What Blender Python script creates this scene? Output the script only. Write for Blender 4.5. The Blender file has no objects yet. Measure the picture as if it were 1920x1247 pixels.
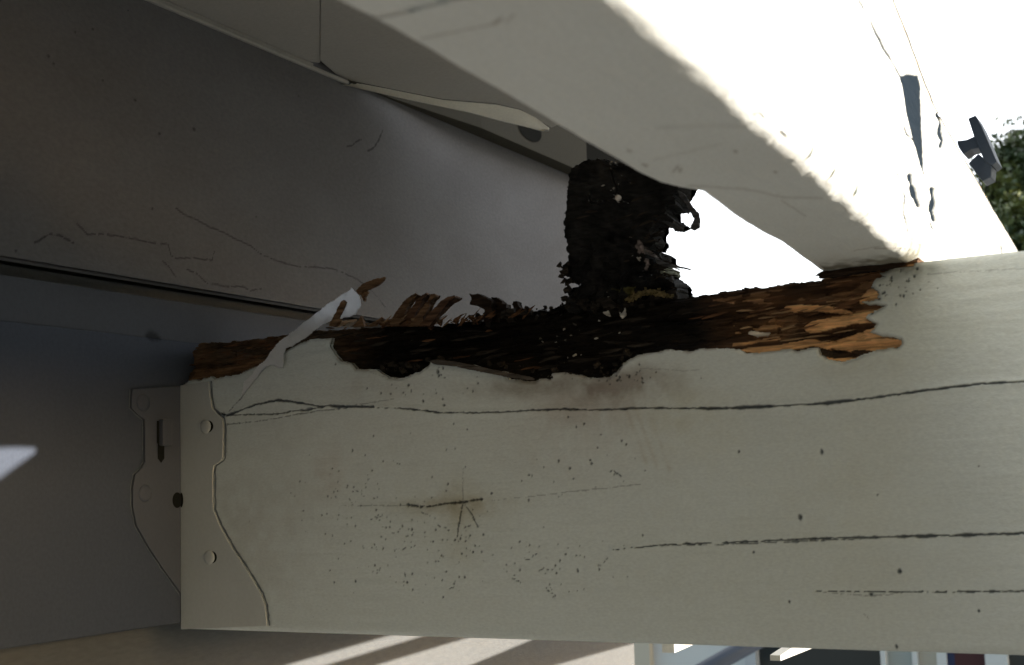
import bpy, math, random
import numpy as np
from mathutils import Vector, Matrix
random.seed(7); rng = np.random.default_rng(7)
S = bpy.context.scene
COL = S.collection

# ---------------- camera ----------------
F, CX, CY = 2430.0, 960.0, 623.5
R = np.array([[0.868475582672785, 0.0880401634036887, -0.48785150602311195],
              [0.4946098629716135, -0.08771318792985809, 0.8646776741158424],
              [-0.03333535289101074, 0.9922476133964914, 0.11972229515256751]])   # columns: right, up, forward
CAM = np.array([0.625, -0.65, 0.085])
cd = bpy.data.cameras.new('camera'); cam = bpy.data.objects.new('camera', cd); COL.objects.link(cam)
cd.sensor_width = 36; cd.lens = F / 1920 * 36; cd.clip_start = 0.01; cd.clip_end = 500
cd.dof.use_dof = True; cd.dof.focus_distance = 0.86; cd.dof.aperture_fstop = 20
m = Matrix(((R[0,0], R[0,1], -R[0,2], CAM[0]), (R[1,0], R[1,1], -R[1,2], CAM[1]), (R[2,0], R[2,1], -R[2,2], CAM[2]), (0,0,0,1)))
cam.matrix_world = m; S.camera = cam

# ---------------- light ----------------
SUN = Vector((1.0, 0.248, 0.149)).normalized()          # towards the sun: low, from the open side, behind the joist
EXPOSURE = 2.35
w = bpy.data.worlds.new('World'); S.world = w; w.use_nodes = True
nt = w.node_tree; nt.nodes.clear()
sky = nt.nodes.new('ShaderNodeTexSky'); sky.sky_type = 'NISHITA'; sky.sun_disc = False
sky.sun_elevation = math.asin(SUN.z)
sky.sun_rotation = math.atan2(SUN.x, SUN.y)
sky.air_density = 1.0; sky.dust_density = 5.0
bg = nt.nodes.new('ShaderNodeBackground'); bg.inputs[1].default_value = 0.15
wo = nt.nodes.new('ShaderNodeOutputWorld')
# thin bright cloud veil over the blue
tcw = nt.nodes.new('ShaderNodeTexCoord'); nzw = nt.nodes.new('ShaderNodeTexNoise'); nzw.inputs['Scale'].default_value = 2.2; nzw.inputs['Detail'].default_value = 6
rpw = nt.nodes.new('ShaderNodeMapRange'); rpw.inputs[1].default_value = .35; rpw.inputs[2].default_value = .6; rpw.inputs[3].default_value = .45; rpw.inputs[4].default_value = .95
mxw = nt.nodes.new('ShaderNodeMix'); mxw.data_type = 'RGBA'; mxw.inputs[7].default_value = (3.5, 3.6, 3.75, 1)
nt.links.new(tcw.outputs['Generated'], nzw.inputs[0]); nt.links.new(nzw.outputs[0], rpw.inputs[0]); sxw = nt.nodes.new('ShaderNodeSeparateXYZ'); nt.links.new(tcw.outputs['Generated'], sxw.inputs[0])
ryw = nt.nodes.new('ShaderNodeMapRange'); ryw.inputs[1].default_value = -.35; ryw.inputs[2].default_value = .3; ryw.inputs[3].default_value = .08; ryw.inputs[4].default_value = 1
nt.links.new(sxw.outputs[1], ryw.inputs[0]); mlw = nt.nodes.new('ShaderNodeMath'); mlw.operation = 'MULTIPLY'
nt.links.new(rpw.outputs[0], mlw.inputs[0]); nt.links.new(ryw.outputs[0], mlw.inputs[1]); nt.links.new(mlw.outputs[0], mxw.inputs[0]); nt.links.new(sky.outputs[0], mxw.inputs[6])
nt.links.new(mxw.outputs[2], bg.inputs[0]); nt.links.new(bg.outputs[0], wo.inputs[0])
sd = bpy.data.lights.new('sun', 'SUN'); sd.energy = 2.0; sd.angle = math.radians(0.6); sd.color = (1.0, 0.97, 0.91)
so = bpy.data.objects.new('sun', sd); COL.objects.link(so)
so.rotation_euler = SUN.to_track_quat('Z', 'Y').to_euler()
S.view_settings.view_transform = 'Standard'; S.view_settings.look = 'None'
S.view_settings.exposure = EXPOSURE; S.view_settings.gamma = 1
S.render.engine = 'CYCLES'; S.cycles.max_bounces = 8; S.cycles.diffuse_bounces = 5

# ---------------- geometry of the photograph ----------------
def ray(px, py):
    v = np.array([px - CX, -(py - CY), F]); return R @ v
def onx(px, py, x=0.0):
    r = ray(px, py); return CAM + r * ((x - CAM[0]) / r[0])
def ony(px, py, y=0.0):
    r = ray(px, py); return CAM + r * ((y - CAM[1]) / r[1])
def onz(px, py, z=0.0):
    r = ray(px, py); return CAM + r * ((z - CAM[2]) / r[2])
def topx(P):
    v = (P - CAM) @ R; return CX + F * v[..., 0] / v[..., 2], CY - F * v[..., 1] / v[..., 2]
def XZ(pts, y=0.0): return np.array([ony(a, b, y)[[0, 2]] for a, b in pts])
def YZ(pts, x=0.0): return np.array([onx(a, b, x)[[1, 2]] for a, b in pts])

# ---------------- numeric helpers ----------------
def _h(i, j, k, s):
    n = (i * 374761393 + j * 668265263 + k * 2147483647 % 1000003 * 97 + s * 1274126177) & 0xffffffff
    n = ((n ^ (n >> 13)) * 1274126177) & 0xffffffff
    n = ((n ^ (n >> 16)) * 2246822519) & 0xffffffff
    return ((n ^ (n >> 15)) & 0xffffff) / float(0xffffff)
def noise(x, y, z=0.0, s=0):
    x, y, z = np.broadcast_arrays(np.asarray(x, float), y, z)
    i, j, k = [np.floor(a).astype(np.int64) for a in (x, y, z)]
    u, v, t = x - i, y - j, z - k
    u, v, t = [a * a * (3 - 2 * a) for a in (u, v, t)]
    r = 0
    for a in (0, 1):
        for b in (0, 1):
            for c in (0, 1):
                r = r + _h(i + a, j + b, k + c, s) * (u if a else 1 - u) * (v if b else 1 - v) * (t if c else 1 - t)
    return r * 2 - 1
def fbm(x, y, z=0.0, o=4, s=0):
    r, a, f = 0, 0.5, 1.0
    for q in range(o):
        r = r + a * noise(x * f, y * f, z * f, s + q * 7); a *= 0.5; f *= 2.03
    return r
def inpoly(U, V, P):
    c = np.zeros(U.shape, bool); n = len(P)
    for i in range(n):
        x1, y1 = P[i]; x2, y2 = P[(i + 1) % n]
        if y1 == y2: continue
        c ^= ((y1 > V) != (y2 > V)) & (U < (x2 - x1) * (V - y1) / (y2 - y1) + x1)
    return c
def distline(U, V, P):
    """distance to a polyline and the position (0..1) along it"""
    D = np.full(U.shape, 9.0); T = np.zeros(U.shape)
    P = np.asarray(P, float); L = np.r_[0, np.cumsum(np.hypot(*np.diff(P, axis=0).T))]
    for i in range(len(P) - 1):
        a, b = P[i], P[i + 1]; d = b - a; q = (d @ d) or 1e-12
        t = np.clip(((U - a[0]) * d[0] + (V - a[1]) * d[1]) / q, 0, 1)
        e = np.hypot(U - a[0] - t * d[0], V - a[1] - t * d[1])
        k = e < D; D[k] = e[k]; T[k] = (L[i] + t[k] * (L[i + 1] - L[i]))[()] / L[-1] if np.ndim(t) == 0 else ((L[i] + t * (L[i + 1] - L[i])) / L[-1])[k]
    return D, T

# ---------------- object helpers ----------------
def tag(o, label=None, cat=None, group=None, kind=None):
    if label: o['label'] = label
    if cat: o['category'] = cat
    if group: o['group'] = group
    if kind: o['kind'] = kind
    return o
def empty(name, loc, label, cat, group=None):
    o = bpy.data.objects.new(name, None); COL.objects.link(o); o.location = loc; o.empty_display_size = .02
    return tag(o, label, cat, group)
def link(name, me, mat, parent=None, smooth=False):
    o = bpy.data.objects.new(name, me); COL.objects.link(o)
    if mat: me.materials.append(mat)
    if smooth: me.polygons.foreach_set('use_smooth', np.ones(len(me.polygons), bool))
    if parent:
        o.parent = parent; o.matrix_parent_inverse = Matrix.Translation(-parent.location)
    return o
def meshnp(name, V, Q, C=None):
    """V (n,3), Q (m,4) int"""
    me = bpy.data.meshes.new(name)
    me.vertices.add(len(V)); me.vertices.foreach_set('co', np.asarray(V, np.float32).ravel())
    k = Q.shape[1]
    me.loops.add(Q.size); me.loops.foreach_set('vertex_index', Q.astype(np.int32).ravel())
    me.polygons.add(len(Q)); me.polygons.foreach_set('loop_start', np.arange(0, Q.size, k, dtype=np.int32))
    me.polygons.foreach_set('loop_total', np.full(len(Q), k, np.int32))
    me.update(calc_edges=True); me.validate()
    if C is not None:
        a = me.color_attributes.new('Col', 'FLOAT_COLOR', 'POINT')
        CC = np.ones((len(V), 4), np.float32); CC[:, :3] = C; a.data.foreach_set('color', CC.ravel())
    return me
def slab(name, O, U, Vv, N, us, vs, mask, depth, color, thick, mat, parent=None, shrink=None, smooth=True):
    """Sheet in the plane O+u*U+v*V, front pushed along -N by depth (N points out of the front), cells chosen by mask,
       closed by side walls and a back `thick` behind. mask(u,v)->bool at cell centres."""
    O, U, Vv, N = [np.asarray(a, float) for a in (O, U, Vv, N)]
    uu, vv = np.meshgrid(us, vs, indexing='ij'); nu, nv = uu.shape
    uc = (uu[:-1, :-1] + uu[1:, 1:]) / 2; vc = (vv[:-1, :-1] + vv[1:, 1:]) / 2
    M = mask(uc, vc)
    d = depth(uu, vv) if callable(depth) else np.full(uu.shape, depth)
    P = O + uu[..., None] * U + vv[..., None] * Vv - d[..., None] * N
    C = color(uu, vv, d) if color else None
    idx = np.arange(nu * nv).reshape(nu, nv)
    q = np.stack([idx[:-1, :-1], idx[1:, :-1], idx[1:, 1:], idx[:-1, 1:]], -1)[M]
    if np.dot(np.cross(U, Vv), N) < 0: q = q[:, ::-1]
    Mp = np.pad(M, 1)
    sides = []
    A = M & ~Mp[:-2, 1:-1]; sides.append(np.stack([idx[:-1, 1:][A], idx[:-1, :-1][A]], -1))
    A = M & ~Mp[2:, 1:-1]; sides.append(np.stack([idx[1:, :-1][A], idx[1:, 1:][A]], -1))
    A = M & ~Mp[1:-1, :-2]; sides.append(np.stack([idx[:-1, :-1][A], idx[1:, :-1][A]], -1))
    A = M & ~Mp[1:-1, 2:]; sides.append(np.stack([idx[1:, 1:][A], idx[:-1, 1:][A]], -1))
    e = np.concatenate(sides)
    PV = P.reshape(-1, 3); CV = C.reshape(-1, 3) if C is not None else None
    layers = shrink or [(1.0, 0.0)]
    prev = np.arange(nu * nv); Vs = [PV]; Qs = [q]; Cs = [CV]; base = nu * nv
    flat = O + uu[..., None] * U + vv[..., None] * Vv
    bu = np.unique(e)
    cen = PV[bu].mean(0)
    for li, (ft, sh) in enumerate(layers):
        B = (flat - (thick * ft) * N).reshape(-1, 3)[bu]
        if sh:
            jit = fbm(B[:, 0] * 220, B[:, 1] * 220 + li * 3.1, B[:, 2] * 220, 3, 5)[:, None]
            B = B + (cen - (cen - B) @ N[:, None] * N - B) * 0 + (cen - B) * np.array([1, 1, 1]) * 0
            dirv = (cen - B); dirv = dirv - (dirv @ N)[:, None] * N
            B = B + dirv * sh * (1 + 1.5 * jit)
        cur = np.full(nu * nv, -1); cur[bu] = base + np.arange(len(bu)); base += len(bu)
        Vs.append(B); Cs.append(CV[bu] if CV is not None else None)
        Qs.append(np.stack([prev[e[:, 0]], prev[e[:, 1]], cur[e[:, 1]], cur[e[:, 0]]], -1)); prev = cur
    # back sheet
    B = (flat - thick * N).reshape(-1, 3); used = np.unique(q)
    bi = np.full(nu * nv, -1); bi[used] = base + np.arange(len(used)); bi[bu] = prev[bu]
    Vs.append(B[used]); Cs.append(CV[used] if CV is not None else None)
    Qs.append(bi[q][:, ::-1])
    V = np.concatenate(Vs); Q = np.concatenate(Qs); Cc = np.concatenate(Cs) if CV is not None else None
    us_ = np.unique(Q); re = np.full(len(V), -1); re[us_] = np.arange(len(us_))
    me = meshnp(name, V[us_], re[Q], Cc[us_] if Cc is not None else None)
    return link(name, me, mat, parent, smooth)
def pymesh(name, V, Fc, mat, parent=None, smooth=False, bevel=0.0, col=None):
    me = bpy.data.meshes.new(name); me.from_pydata([tuple(map(float, v)) for v in V], [], Fc); me.validate(); me.update()
    import bmesh
    bm = bmesh.new(); bm.from_mesh(me); bmesh.ops.recalc_face_normals(bm, faces=bm.faces)
    if bevel: bmesh.ops.bevel(bm, geom=list(bm.edges), offset=bevel, segments=2, affect='EDGES', profile=.6)
    bm.to_mesh(me); bm.free()
    return link(name, me, mat, parent, smooth)
def box(name, x0, x1, y0, y1, z0, z1, mat, parent=None, bevel=0.0):
    V = [(x, y, z) for x in (x0, x1) for y in (y0, y1) for z in (z0, z1)]
    return pymesh(name, V, [(0,1,3,2),(4,6,7,5),(0,4,5,1),(2,3,7,6),(0,2,6,4),(1,5,7,3)], mat, parent, bevel=bevel)
def prism(name, pts, n, mat, parent=None, bevel=0.0):
    """outline pts (3d) extruded along n"""
    k = len(pts); n = np.asarray(n, float)
    V = [np.asarray(p, float) for p in pts] + [np.asarray(p, float) + n for p in pts]
    return pymesh(name, V, [tuple(range(k)), tuple(range(2*k-1, k-1, -1))] + [(i, (i+1) % k, (i+1) % k + k, i+k) for i in range(k)], mat, parent, bevel=bevel)

# ---------------- materials ----------------
def mat_new(name, rough=.6, spec=.3):
    mt = bpy.data.materials.new(name); mt.use_nodes = True
    b = mt.node_tree.nodes['Principled BSDF']; b.inputs['Roughness'].default_value = rough
    b.inputs['Specular IOR Level'].default_value = spec
    return mt, mt.node_tree, b
def paint(name, base, vcol=False, rough=.55, grain=(1,1,1), bump=.25, mott=.10, dirt=(.55,.5,.42), dirtamt=.12):
    mt, t, b = mat_new(name, rough)
    N = t.nodes.new; L = t.links.new
    tc = N('ShaderNodeTexCoord'); mp = N('ShaderNodeMapping'); mp.inputs['Scale'].default_value = grain
    L(tc.outputs['Object'], mp.inputs[0])
    n1 = N('ShaderNodeTexNoise'); n1.inputs['Scale'].default_value = 14; n1.inputs['Detail'].default_value = 8; n1.inputs['Roughness'].default_value = .62
    n2 = N('ShaderNodeTexNoise'); n2.inputs['Scale'].default_value = 420; n2.inputs['Detail'].default_value = 5
    L(mp.outputs[0], n1.inputs[0]); L(mp.outputs[0], n2.inputs[0])
    cr = N('ShaderNodeMapRange'); cr.inputs[1].default_value = .38; cr.inputs[2].default_value = .72
    cr.inputs[3].default_value = 0; cr.inputs[4].default_value = dirtamt; L(n1.outputs[0], cr.inputs[0])
    mx = N('ShaderNodeMix'); mx.data_type = 'RGBA'; mx.inputs[6].default_value = (*base, 1)
    mx.inputs[7].default_value = (base[0]*dirt[0], base[1]*dirt[1], base[2]*dirt[2], 1); L(cr.outputs[0], mx.inputs[0])
    out = mx.outputs[2]
    fr = N('ShaderNodeMapRange'); fr.inputs[1].default_value = .3; fr.inputs[2].default_value = .7; fr.inputs[3].default_value = 1 - mott; fr.inputs[4].default_value = 1
    L(n2.outputs[0], fr.inputs[0])
    mm = N('ShaderNodeMix'); mm.data_type = 'RGBA'; mm.blend_type = 'MULTIPLY'; mm.inputs[0].default_value = 1
    L(out, mm.inputs[6]); L(fr.outputs[0], mm.inputs[7]); out = mm.outputs[2]
    if vcol:
        at = N('ShaderNodeAttribute'); at.attribute_name = 'Col'
        m2 = N('ShaderNodeMix'); m2.data_type = 'RGBA'; m2.blend_type = 'MULTIPLY'; m2.inputs[0].default_value = 1
        L(out, m2.inputs[6]); L(at.outputs['Color'], m2.inputs[7]); out = m2.outputs[2]
        sp_ = N('ShaderNodeMath'); sp_.operation = 'MULTIPLY'; sp_.inputs[1].default_value = .3; L(at.outputs['Fac'], sp_.inputs[0]); L(sp_.outputs[0], b.inputs['Specular IOR Level'])
    L(out, b.inputs['Base Color'])
    bp = N('ShaderNodeBump'); bp.inputs['Strength'].default_value = bump; bp.inputs['Distance'].default_value = .0006
    n3 = N('ShaderNodeTexNoise'); n3.inputs['Scale'].default_value = 700; n3.inputs['Detail'].default_value = 4
    L(mp.outputs[0], n3.inputs[0]); L(n3.outputs[0], bp.inputs['Height'])
    L(bp.outputs[0], b.inputs['Normal'])
    return mt
def vwood(name, rough=.85):
    mt, t, b = mat_new(name, rough, .15); N = t.nodes.new; L = t.links.new
    at = N('ShaderNodeAttribute'); at.attribute_name = 'Col'
    tc = N('ShaderNodeTexCoord'); mp = N('ShaderNodeMapping'); mp.inputs['Scale'].default_value = (90, 400, 700)
    n = N('ShaderNodeTexNoise'); n.inputs['Scale'].default_value = 1; n.inputs['Detail'].default_value = 6
    L(tc.outputs['Object'], mp.inputs[0]); L(mp.outputs[0], n.inputs[0])
    fr = N('ShaderNodeMapRange'); fr.inputs[1].default_value = .3; fr.inputs[2].default_value = .7; fr.inputs[3].default_value = .55; fr.inputs[4].default_value = 1.25
    L(n.outputs[0], fr.inputs[0])
    mm = N('ShaderNodeMix'); mm.data_type = 'RGBA'; mm.blend_type = 'MULTIPLY'; mm.inputs[0].default_value = 1
    L(at.outputs['Color'], mm.inputs[6]); L(fr.outputs[0], mm.inputs[7]); L(mm.outputs[2], b.inputs['Base Color'])
    bp = N('ShaderNodeBump'); bp.inputs['Strength'].default_value = .7; bp.inputs['Distance'].default_value = .0012
    L(n.outputs[0], bp.inputs['Height']); L(bp.outputs[0], b.inputs['Normal'])
    return mt
def wood(name, c1, c2, scale=(90, 400, 700), rough=.85):
    mt, t, b = mat_new(name, rough, .15); N = t.nodes.new; L = t.links.new
    tc = N('ShaderNodeTexCoord'); mp = N('ShaderNodeMapping'); mp.inputs['Scale'].default_value = scale
    n = N('ShaderNodeTexNoise'); n.inputs['Scale'].default_value = 1; n.inputs['Detail'].default_value = 6
    L(tc.outputs['Object'], mp.inputs[0]); L(mp.outputs[0], n.inputs[0])
    r = N('ShaderNodeValToRGB'); r.color_ramp.elements[0].color = (*c1, 1); r.color_ramp.elements[1].color = (*c2, 1)
    r.color_ramp.elements[0].position = .35; r.color_ramp.elements[1].position = .68
    L(n.outputs[0], r.inputs[0]); L(r.outputs[0], b.inputs['Base Color'])
    bp = N('ShaderNodeBump'); bp.inputs['Strength'].default_value = .8; bp.inputs['Distance'].default_value = .0012
    L(n.outputs[0], bp.inputs['Height']); L(bp.outputs[0], b.inputs['Normal'])
    return mt
M_BEAM = paint('cream_paint_marked', (.725, .775, .755), True, .5, (1, 1, 2.2), .3, .12)
M_RAFT = paint('cream_paint_rafter', (.79, .80, .765), True, .55, (2, 1, 1), .35, .10)
M_LEDG = paint('ledger_paint', (.098, .110, .140), True, .5, (1, 1, 1), .2, .12)  # darker, bluer base paints in the bluish shade low on the wall
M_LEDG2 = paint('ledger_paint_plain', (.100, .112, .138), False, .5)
M_MID = paint('middle_board_paint', (.120, .127, .145), True, .5)  # toned toward the ledger to carry the same bluish shade
M_WALL = paint('grey_wall_paint', (.178, .175, .176), True, .5, (1, .6, 1), .45, .14, (.6, .55, .5), .35)
M_WALL2 = paint('grey_wall_paint_plain', (.165, .163, .164), False, .5)
M_SOFF = paint('soffit_paint', (.45, .43, .39), False, .6)
M_FASC = paint('fascia_paint', (.06, .055, .042), False, .6)
M_SOFF2 = paint('lit_soffit_paint', (.80, .76, .66), False, .6)  # paler copy of the soffit paint, so the torn lip looks lit
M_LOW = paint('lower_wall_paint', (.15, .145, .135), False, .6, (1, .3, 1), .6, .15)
for m_ in (M_LEDG, M_LEDG2, M_MID, M_WALL, M_WALL2, M_FASC, M_SOFF, M_SOFF2):
    b_ = m_.node_tree.nodes['Principled BSDF']; b_.inputs['Roughness'].default_value = .85
    for l_ in list(b_.inputs['Specular IOR Level'].links): m_.node_tree.links.remove(l_)
    b_.inputs['Specular IOR Level'].default_value = .08
M_BRK = paint('painted_steel', (.54, .55, .53), False, .42, (1, 1, 1), .2, .06)  # base darker than the beam's, painting in the corner's dimmer light
M_BRKW = paint('painted_steel_wall', (.115, .122, .145), False, .42, (1, 1, 1), .2, .06)  # darker, bluer copy of the bracket paint, for the leaf in shade
M_ROT = vwood('rotten_wood')
M_DARK = wood('dark_decayed_wood', (.010, .009, .007), (.05, .04, .03))
M_SPL = wood('brown_splinter_wood', (.05, .025, .012), (.20, .10, .05))
M_HOLE, _, _b = mat_new('dark_hole', .95, .0); _b.inputs['Base Color'].default_value = (.02, .02, .018, 1)
M_CORE = wood('sound_wood', (.20, .10, .04), (.38, .20, .08))

# ======================= HOUSE WALL =======================
house = empty('house_wall', (0, 0, -2.3), 'grey painted board wall of the house on the left with a soffit above', 'wall')
wallcr = [(x, 1.1) for x in [
    [(330,390),(345,402),(365,410),(392,425),(415,434),(440,447),(470,460),(486,474),(510,485),(530,492),(560,500),(590,501),(622,503),(650,514),(672,525),(700,548),(722,575)],
    [(65,455),(75,450),(95,438),(112,441),(124,447),(137,456)],
    [(145,420),(155,430),(163,440),(190,438),(215,442),(243,446)],
    [(243,446),(280,455),(315,458),(320,478),(330,484)],[(330,484),(360,484),(398,488),(402,472)],
    [(305,490),(318,502),(328,518)],[(350,505),(368,512),(388,532)],[(398,532),(430,538),(455,537),(470,545),(490,541)],
    [(652,275),(662,273),(668,266),(678,262)],[(690,283),(702,277),(711,262),(717,246)]]]
wallcr[-1] = (wallcr[-1][0], 1.9); wallcr[1] = (wallcr[1][0], 1.5); wallcr[-2] = (wallcr[-2][0], 1.5)
walldots = [(280,630,4),(286,629,7),(293,631,6),(299,633,3.5),(90,105,1.8),(100,120,1.5),(240,20,1.2),(174,55,1.5),(363,243,2.6),(298,251,2),(252,188,2),(192,151,1.3),(286,391,1.6),(560,180,1.2),(30,470,1.5),(480,407,1.2),(140,60,1.2)]
def wcol(x0):
    def f(Y, Z, d):
        c = np.ones(Y.shape + (3,)); wy = Y + .0006 * fbm(Y * 300, Z * 300, 0, 3, 1); wz = Z + .0006 * fbm(Y * 300, Z * 300, 5, 3, 2)
        k = np.zeros(Y.shape)
        for pl, wd in wallcr:
            P = YZ(pl, x0)
            bb = (Y > P[:,0].min()-.01) & (Y < P[:,0].max()+.01) & (Z > P[:,1].min()-.01) & (Z < P[:,1].max()+.01)
            if not bb.any(): continue
            D, T = distline(wy[bb], wz[bb], P); ww = wd * .00042 * (.55 + .6 * (noise(T * 23, 0.0, 0, 3) > -.3))
            k[bb] = np.maximum(k[bb], np.clip(1.4 - D / ww, 0, 1))
        for a, b, r in walldots:
            P = onx(a, b, x0); D = np.hypot((wy - P[1]) * .9, wz - P[2]); k = np.maximum(k, np.clip(1.5 - D / (r * .0005), 0, 1))
        return c * (1 - .62 * k[..., None])
    return f
upz0, upz1 = .2275, .4235
slab('upper_board', (.012, 0, 0), (0,1,0), (0,0,1), (1,0,0), np.arange(-.2, .78, .0009), np.linspace(upz0, upz1, 220),
     lambda u, v: np.ones(u.shape, bool), lambda u, v: .0012 * fbm(u * 6, v * 9, 0, 3, 4) + .00008 * fbm(u * 30, v * 120, 0, 3, 8), wcol(.012), .012, M_WALL, house)
box('upper_board', 0, .012, -3.0, -.2, upz0, upz1, M_WALL2, house)
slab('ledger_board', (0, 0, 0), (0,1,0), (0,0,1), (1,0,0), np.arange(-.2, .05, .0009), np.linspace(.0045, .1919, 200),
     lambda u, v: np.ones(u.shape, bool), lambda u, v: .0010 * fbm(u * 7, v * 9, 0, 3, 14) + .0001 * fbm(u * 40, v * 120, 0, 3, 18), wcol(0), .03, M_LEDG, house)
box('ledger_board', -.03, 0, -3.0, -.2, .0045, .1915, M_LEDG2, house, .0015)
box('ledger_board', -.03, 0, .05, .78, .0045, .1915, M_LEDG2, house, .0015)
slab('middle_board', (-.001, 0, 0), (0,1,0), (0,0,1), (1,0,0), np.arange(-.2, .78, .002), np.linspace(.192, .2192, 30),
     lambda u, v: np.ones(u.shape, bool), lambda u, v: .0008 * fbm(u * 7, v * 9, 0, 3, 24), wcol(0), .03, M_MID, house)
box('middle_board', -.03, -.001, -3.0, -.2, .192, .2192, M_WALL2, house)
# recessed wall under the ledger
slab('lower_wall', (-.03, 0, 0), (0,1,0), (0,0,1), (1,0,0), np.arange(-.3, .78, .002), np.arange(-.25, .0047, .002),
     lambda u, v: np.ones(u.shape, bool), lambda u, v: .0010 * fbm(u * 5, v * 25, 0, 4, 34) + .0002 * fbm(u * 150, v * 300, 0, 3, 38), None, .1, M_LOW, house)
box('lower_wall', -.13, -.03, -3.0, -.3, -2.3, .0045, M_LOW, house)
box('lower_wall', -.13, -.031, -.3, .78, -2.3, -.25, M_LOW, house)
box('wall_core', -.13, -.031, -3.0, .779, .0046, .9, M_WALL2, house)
box('lap_groove', -.029, -.010, -3.0, .779, .2193, .2274, M_WALL2, house)
# bead along the top of the wall
box('bead', 0.012, .0155, -2.5, .176, .4150, .4180, M_SOFF, house, .001)
box('bead', 0.012, .0145, -2.5, .131, .4183, .4204, M_SOFF, house, .0006)
# soffit
j0, j1 = onz(600, 112, .4235), onz(600, -40, .4235)
jl = [(0.012, j0[1]-.01, .4206), (j0[0], j0[1], .4206), (j1[0], j1[1], .4206), (j1[0], -3, .4206), (.012, -3, .4206)]
prism('soffit_panel', jl, (0, 0, .01), M_SOFF, house, .0008)
sp = [onz(*q, .420) for q in ((600,114),(640,148),(720,164),(830,186),(930,194),(975,205),(1034,240))]
sp2 = sp + [np.array([.30, .28, .420]), np.array([.44, .05, .420]), np.array([.44, -3, .420]), np.array([j1[0]+.0004, -3, .420]), np.array([j1[0]+.0004, j1[1], .420])]
pnl = prism('soffit_panel', sp2, (0, 0, .012), M_SOFF, house, .0006); pnl['label'] = 'broken off soffit panel with a torn far edge'
# torn lip of the soffit: strip hanging slightly below the panel edge
inn = [(640,151),(720,166),(830,188),(930,196),(975,206),(1005,222),(1030,240)]
out = [(640,159),(760,187),(880,212),(945,228),(985,238),(1012,246),(1028,243)]
V = []; n_ = len(inn)
for k in range(n_):
    a = onz(*inn[k], .4195); b = onz(*out[k], .4125)
    for q in range(6):
        s_ = q / 5; p = a * (1 - s_) + b * s_; p[2] -= .0015 * math.sin(s_ * math.pi) + .0008 * float(noise(k * 1.7, q * .9, 0, 3)); V.append(p)
V += [p + np.array([-.0012, .0025, .001]) for p in V]
Fc = []
for k in range(n_ - 1):
    for q in range(5):
        a = k * 6 + q; Fc += [(a, a+1, a+7, a+6), (a+6+6*n_, a+7+6*n_, a+1+6*n_, a+6*n_)]
pymesh('torn_edge', V, Fc, M_SOFF2, house, smooth=True)
# fascia board standing behind the torn panel, with its bored hole
fx = .030; e1 = onx(1100, 285, fx)[1]
prism('fascia_board', [(.0125, .178, .4183), (.0125, e1, .4183), (fx, e1, .4183), (fx, .36, .4183), (.016, .24, .4183), (.0128, .178, .4183)], (0, 0, .10), M_FASC, house, .0006)
box('end_block', .0125, fx - .006, e1 + .001, .779, .4165, .52, M_HOLE, house, .001)
hc = onx(993, 243, fx); k = 28
hv = []
for i in range(k):
    a = 2 * math.pi * i / k; hv.append((fx + .0006, hc[1] +   .024 * math.cos(a), hc[2] + .0115 * math.sin(a)))
pymesh('vent_hole', hv, [tuple(range(k))], M_HOLE, house)
box('soffit_deck', -.1, .44, -3, .1, .53, .56, M_SOFF, house)
box('soffit_deck', -.1, .05, .1, .779, .521, .55, M_SOFF, house)

# ======================= JOIST (the big rotten beam) =======================
beam = empty('joist', (.3, .02, .09), 'large cream painted timber beam across the photo, its top edge rotted away', 'beam')
rot_low = [(340,722),(352,714),(362,712),(375,713),(393,704),(400,710),(410,707),(442,703),(469,691),(486,685),(510,672),(542,653),(577,637),(600,635),(620,634),(615,649),(625,664),(635,675),
 (655,681),(667,693),(685,693),(702,693),(714,700),(727,707),(747,709),(770,702),(785,697),(800,687),(807,677),(840,680),(877,683),(917,693),(947,698),(950,710),(973,713),(1000,715),(1007,710),
 (1030,710),(1033,698),(1060,698),(1083,702),(1100,707),(1140,708),(1153,697),(1167,680),(1193,665),(1233,658),(1247,655),(1290,658),(1313,653),(1380,653),(1397,662),(1433,660),
 (1480,653),(1490,657),(1513,652),(1533,652),(1537,663),(1553,675),(1580,677),(1600,673),(1617,663),(1647,655),(1680,652),(1690,643),(1688,637),(1653,628),(1630,622),(1642,607),
 (1620,595),(1627,588),(1657,573),(1613,567),(1647,560),(1642,557),(1647,550),(1633,537),(1640,523),(1658,517),(1647,512),(1668,504),(1713,497)]
rot_top = [(1713,480),(1530,490),(1545,516),(1533,520),(1510,524),(1480,527),(1430,535),(1380,538),(1340,543),(1323,548),(1295,550),(1267,553),(1247,552),(1228,547),(1210,548),(1192,555),(1170,561),(1130,560),
 (1060,559),(1040,566),(1020,570),(997,579),(983,577),(960,580),(948,584),(932,588),(920,591),(893,594),(880,597),(860,598),(840,600),(813,603),(795,608),(782,606),(755,606),(735,600),(715,606),(700,607),(680,612),
 (655,611),(633,613),(617,618),(600,616),(575,618),(553,620),(520,625),(492,629),(470,633),(448,634),(430,640),(416,637),(400,642),(366,640),(356,646),(340,660)]
ROTP = XZ(rot_low + rot_top); ROT_CUT = XZ(rot_low + [(1713, 380), (330, 380), (330, 722)])
def warp(x, z, a=.0009, f=260, s=0):
    return x + a * fbm(x * f, z * f, 0, 3, 11 + s), z + a * fbm(x * f, z * f, 3, 3, 21 + s)
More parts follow.
